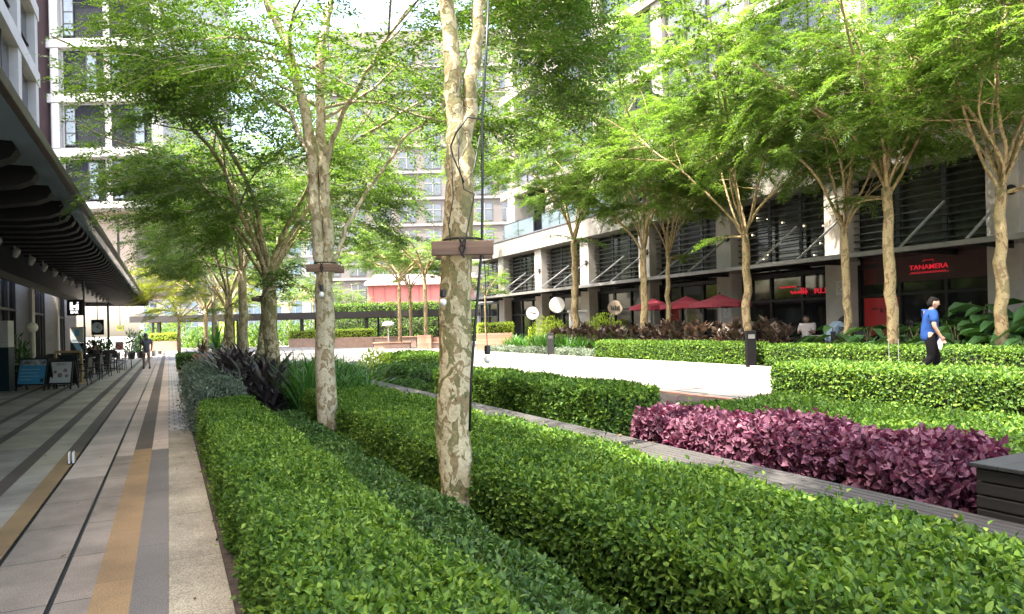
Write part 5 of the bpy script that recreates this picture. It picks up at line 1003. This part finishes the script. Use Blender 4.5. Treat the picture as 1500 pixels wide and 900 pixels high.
t = thing('paper_sheet', 'folded white paper held low in the hand of the walking man', 'paper', hw_ @ Vector((.275, .19, .80)), -YAW - .15); MB().box(-.05, .05, -.008, .008, -.16, .1, Matrix.Rotation(.2, 4, 'Y')).build('sheet', WHITE, t); MB().box(-.04, .045, -.012, -.0085, -.1, .02, Matrix.Rotation(.2, 4, 'Y')).build('fold', M('paper_shade', (.6, .6, .6), .8, .05, 3), t)
wk = dict(walk); wk.update(look=(1, 0, -.15), an_r=(-.24, -.08, .16), toe_r=(-.17, -.08, .04))
q = onz(215, 541, 0); person('woman in a dark top and shorts walking away along the walkway', None, wk, (q.x, q.y, 0), PI / 2 + .25, .95, M('top_grey', (.07, .08, .10), .8, .2, 9), M('shorts_pale', (.45, .40, .38), .8, .1, 9), SHOE, bare_legs=True, long_hair=True)
q2 = Vector((q.x + .30, q.y - .02, .72)); t = thing('hand_bag', 'small white bag carried by the walking woman', 'bag', q2, .4); MB().box(-.05, .05, -.12, .12, -.15, .1).build('bag_body', WHITE, t, bevel=.02); MB().tube([(0, -.09, .1), (0, -.05, .22), (0, .05, .22), (0, .09, .1)], .01, 6).build('handle', WHITE, t)
sit = dict(pelvis=(0, 0, .52), waist=(.0, 0, .68), chest=(.03, 0, .88), neck=(.06, 0, 1.04), head=(.10, 0, 1.175), look=(1, 0, -.1), sh_r=(.03, -.175, .985), el_r=(.10, -.23, .74), wr_r=(.33, -.16, .78), sh_l=(.03, .175, .985), el_l=(.10, .23, .74), wr_l=(.33, .16, .78), hip_r=(.04, -.09, .50), kn_r=(.45, -.1, .50), an_r=(.42, -.1, .09), toe_r=(.57, -.1, .045), hip_l=(.04, .09, .50), kn_l=(.45, .1, .50), an_l=(.42, .1, .09), toe_l=(.57, .1, .045))
q = onx(175, 495, -2.75); person('person in a dark top sitting on the terrace behind the no smoking sign', None, sit, (q.x, 33.2, .03), PI / 2 + .1, 1., M('top_dark', (.03, .02, .02), .8, .3, 9), NVY, SHOE)
q = onx(1182, 478, 18.9); person('person in a pale top seated at the restaurant terrace behind the dark shrubs', None, sit, (18.9, q.y, .35), PI + .5, 1.05, M('top_pale', (.45, .40, .38), .8, .1, 9), NVY, SHOE)
lean = dict(sit); lean.update(chest=(.16, 0, .84), waist=(.06, 0, .66), neck=(.27, 0, .95), head=(.38, 0, 1.03), sh_r=(.2, -.175, .92), sh_l=(.2, .175, .92), el_r=(.33, -.24, .72), el_l=(.33, .24, .72), wr_r=(.5, -.1, .78), wr_l=(.5, .1, .78))
q = onx(1216, 476, 18.9); person('person in a pale blue shirt leaning over a terrace table beside the plaque column', None, lean, (18.9, q.y, .4), -YAW, 1.1, M('shirt_pale_blue', (.32, .42, .52), .8, .1, 9), NVY, SHOE)
for i, (px, X) in enumerate(((1181, 18.9), (1213, 18.9), (1228, 19.0), (1262, 19.2))):
    q = onx(px, 478, X); dup(c0, (X + (.05 if i < 2 else 0), q.y, .32), (PI * 1.5 + .5, -YAW + PI / 2 * -1 + 0, 1.2, 2.2)[i], ('cafe chair under the seated person in the pale top', 'cafe chair under the leaning person in the pale blue shirt', 'empty dark cafe chair beside the plaque column', 'cafe chair beside the thin tree with white side branches')[i], 'chairs of the restaurant terrace')
for i, (px, X) in enumerate(((1195, 19.0), (1235, 19.6))): q = onx(px, 478, X); dup(tb0, (X, q.y, .3), .3, ('restaurant table between the two seated people', 'restaurant table next to the plaque column')[i], 'tables of the restaurant terrace')
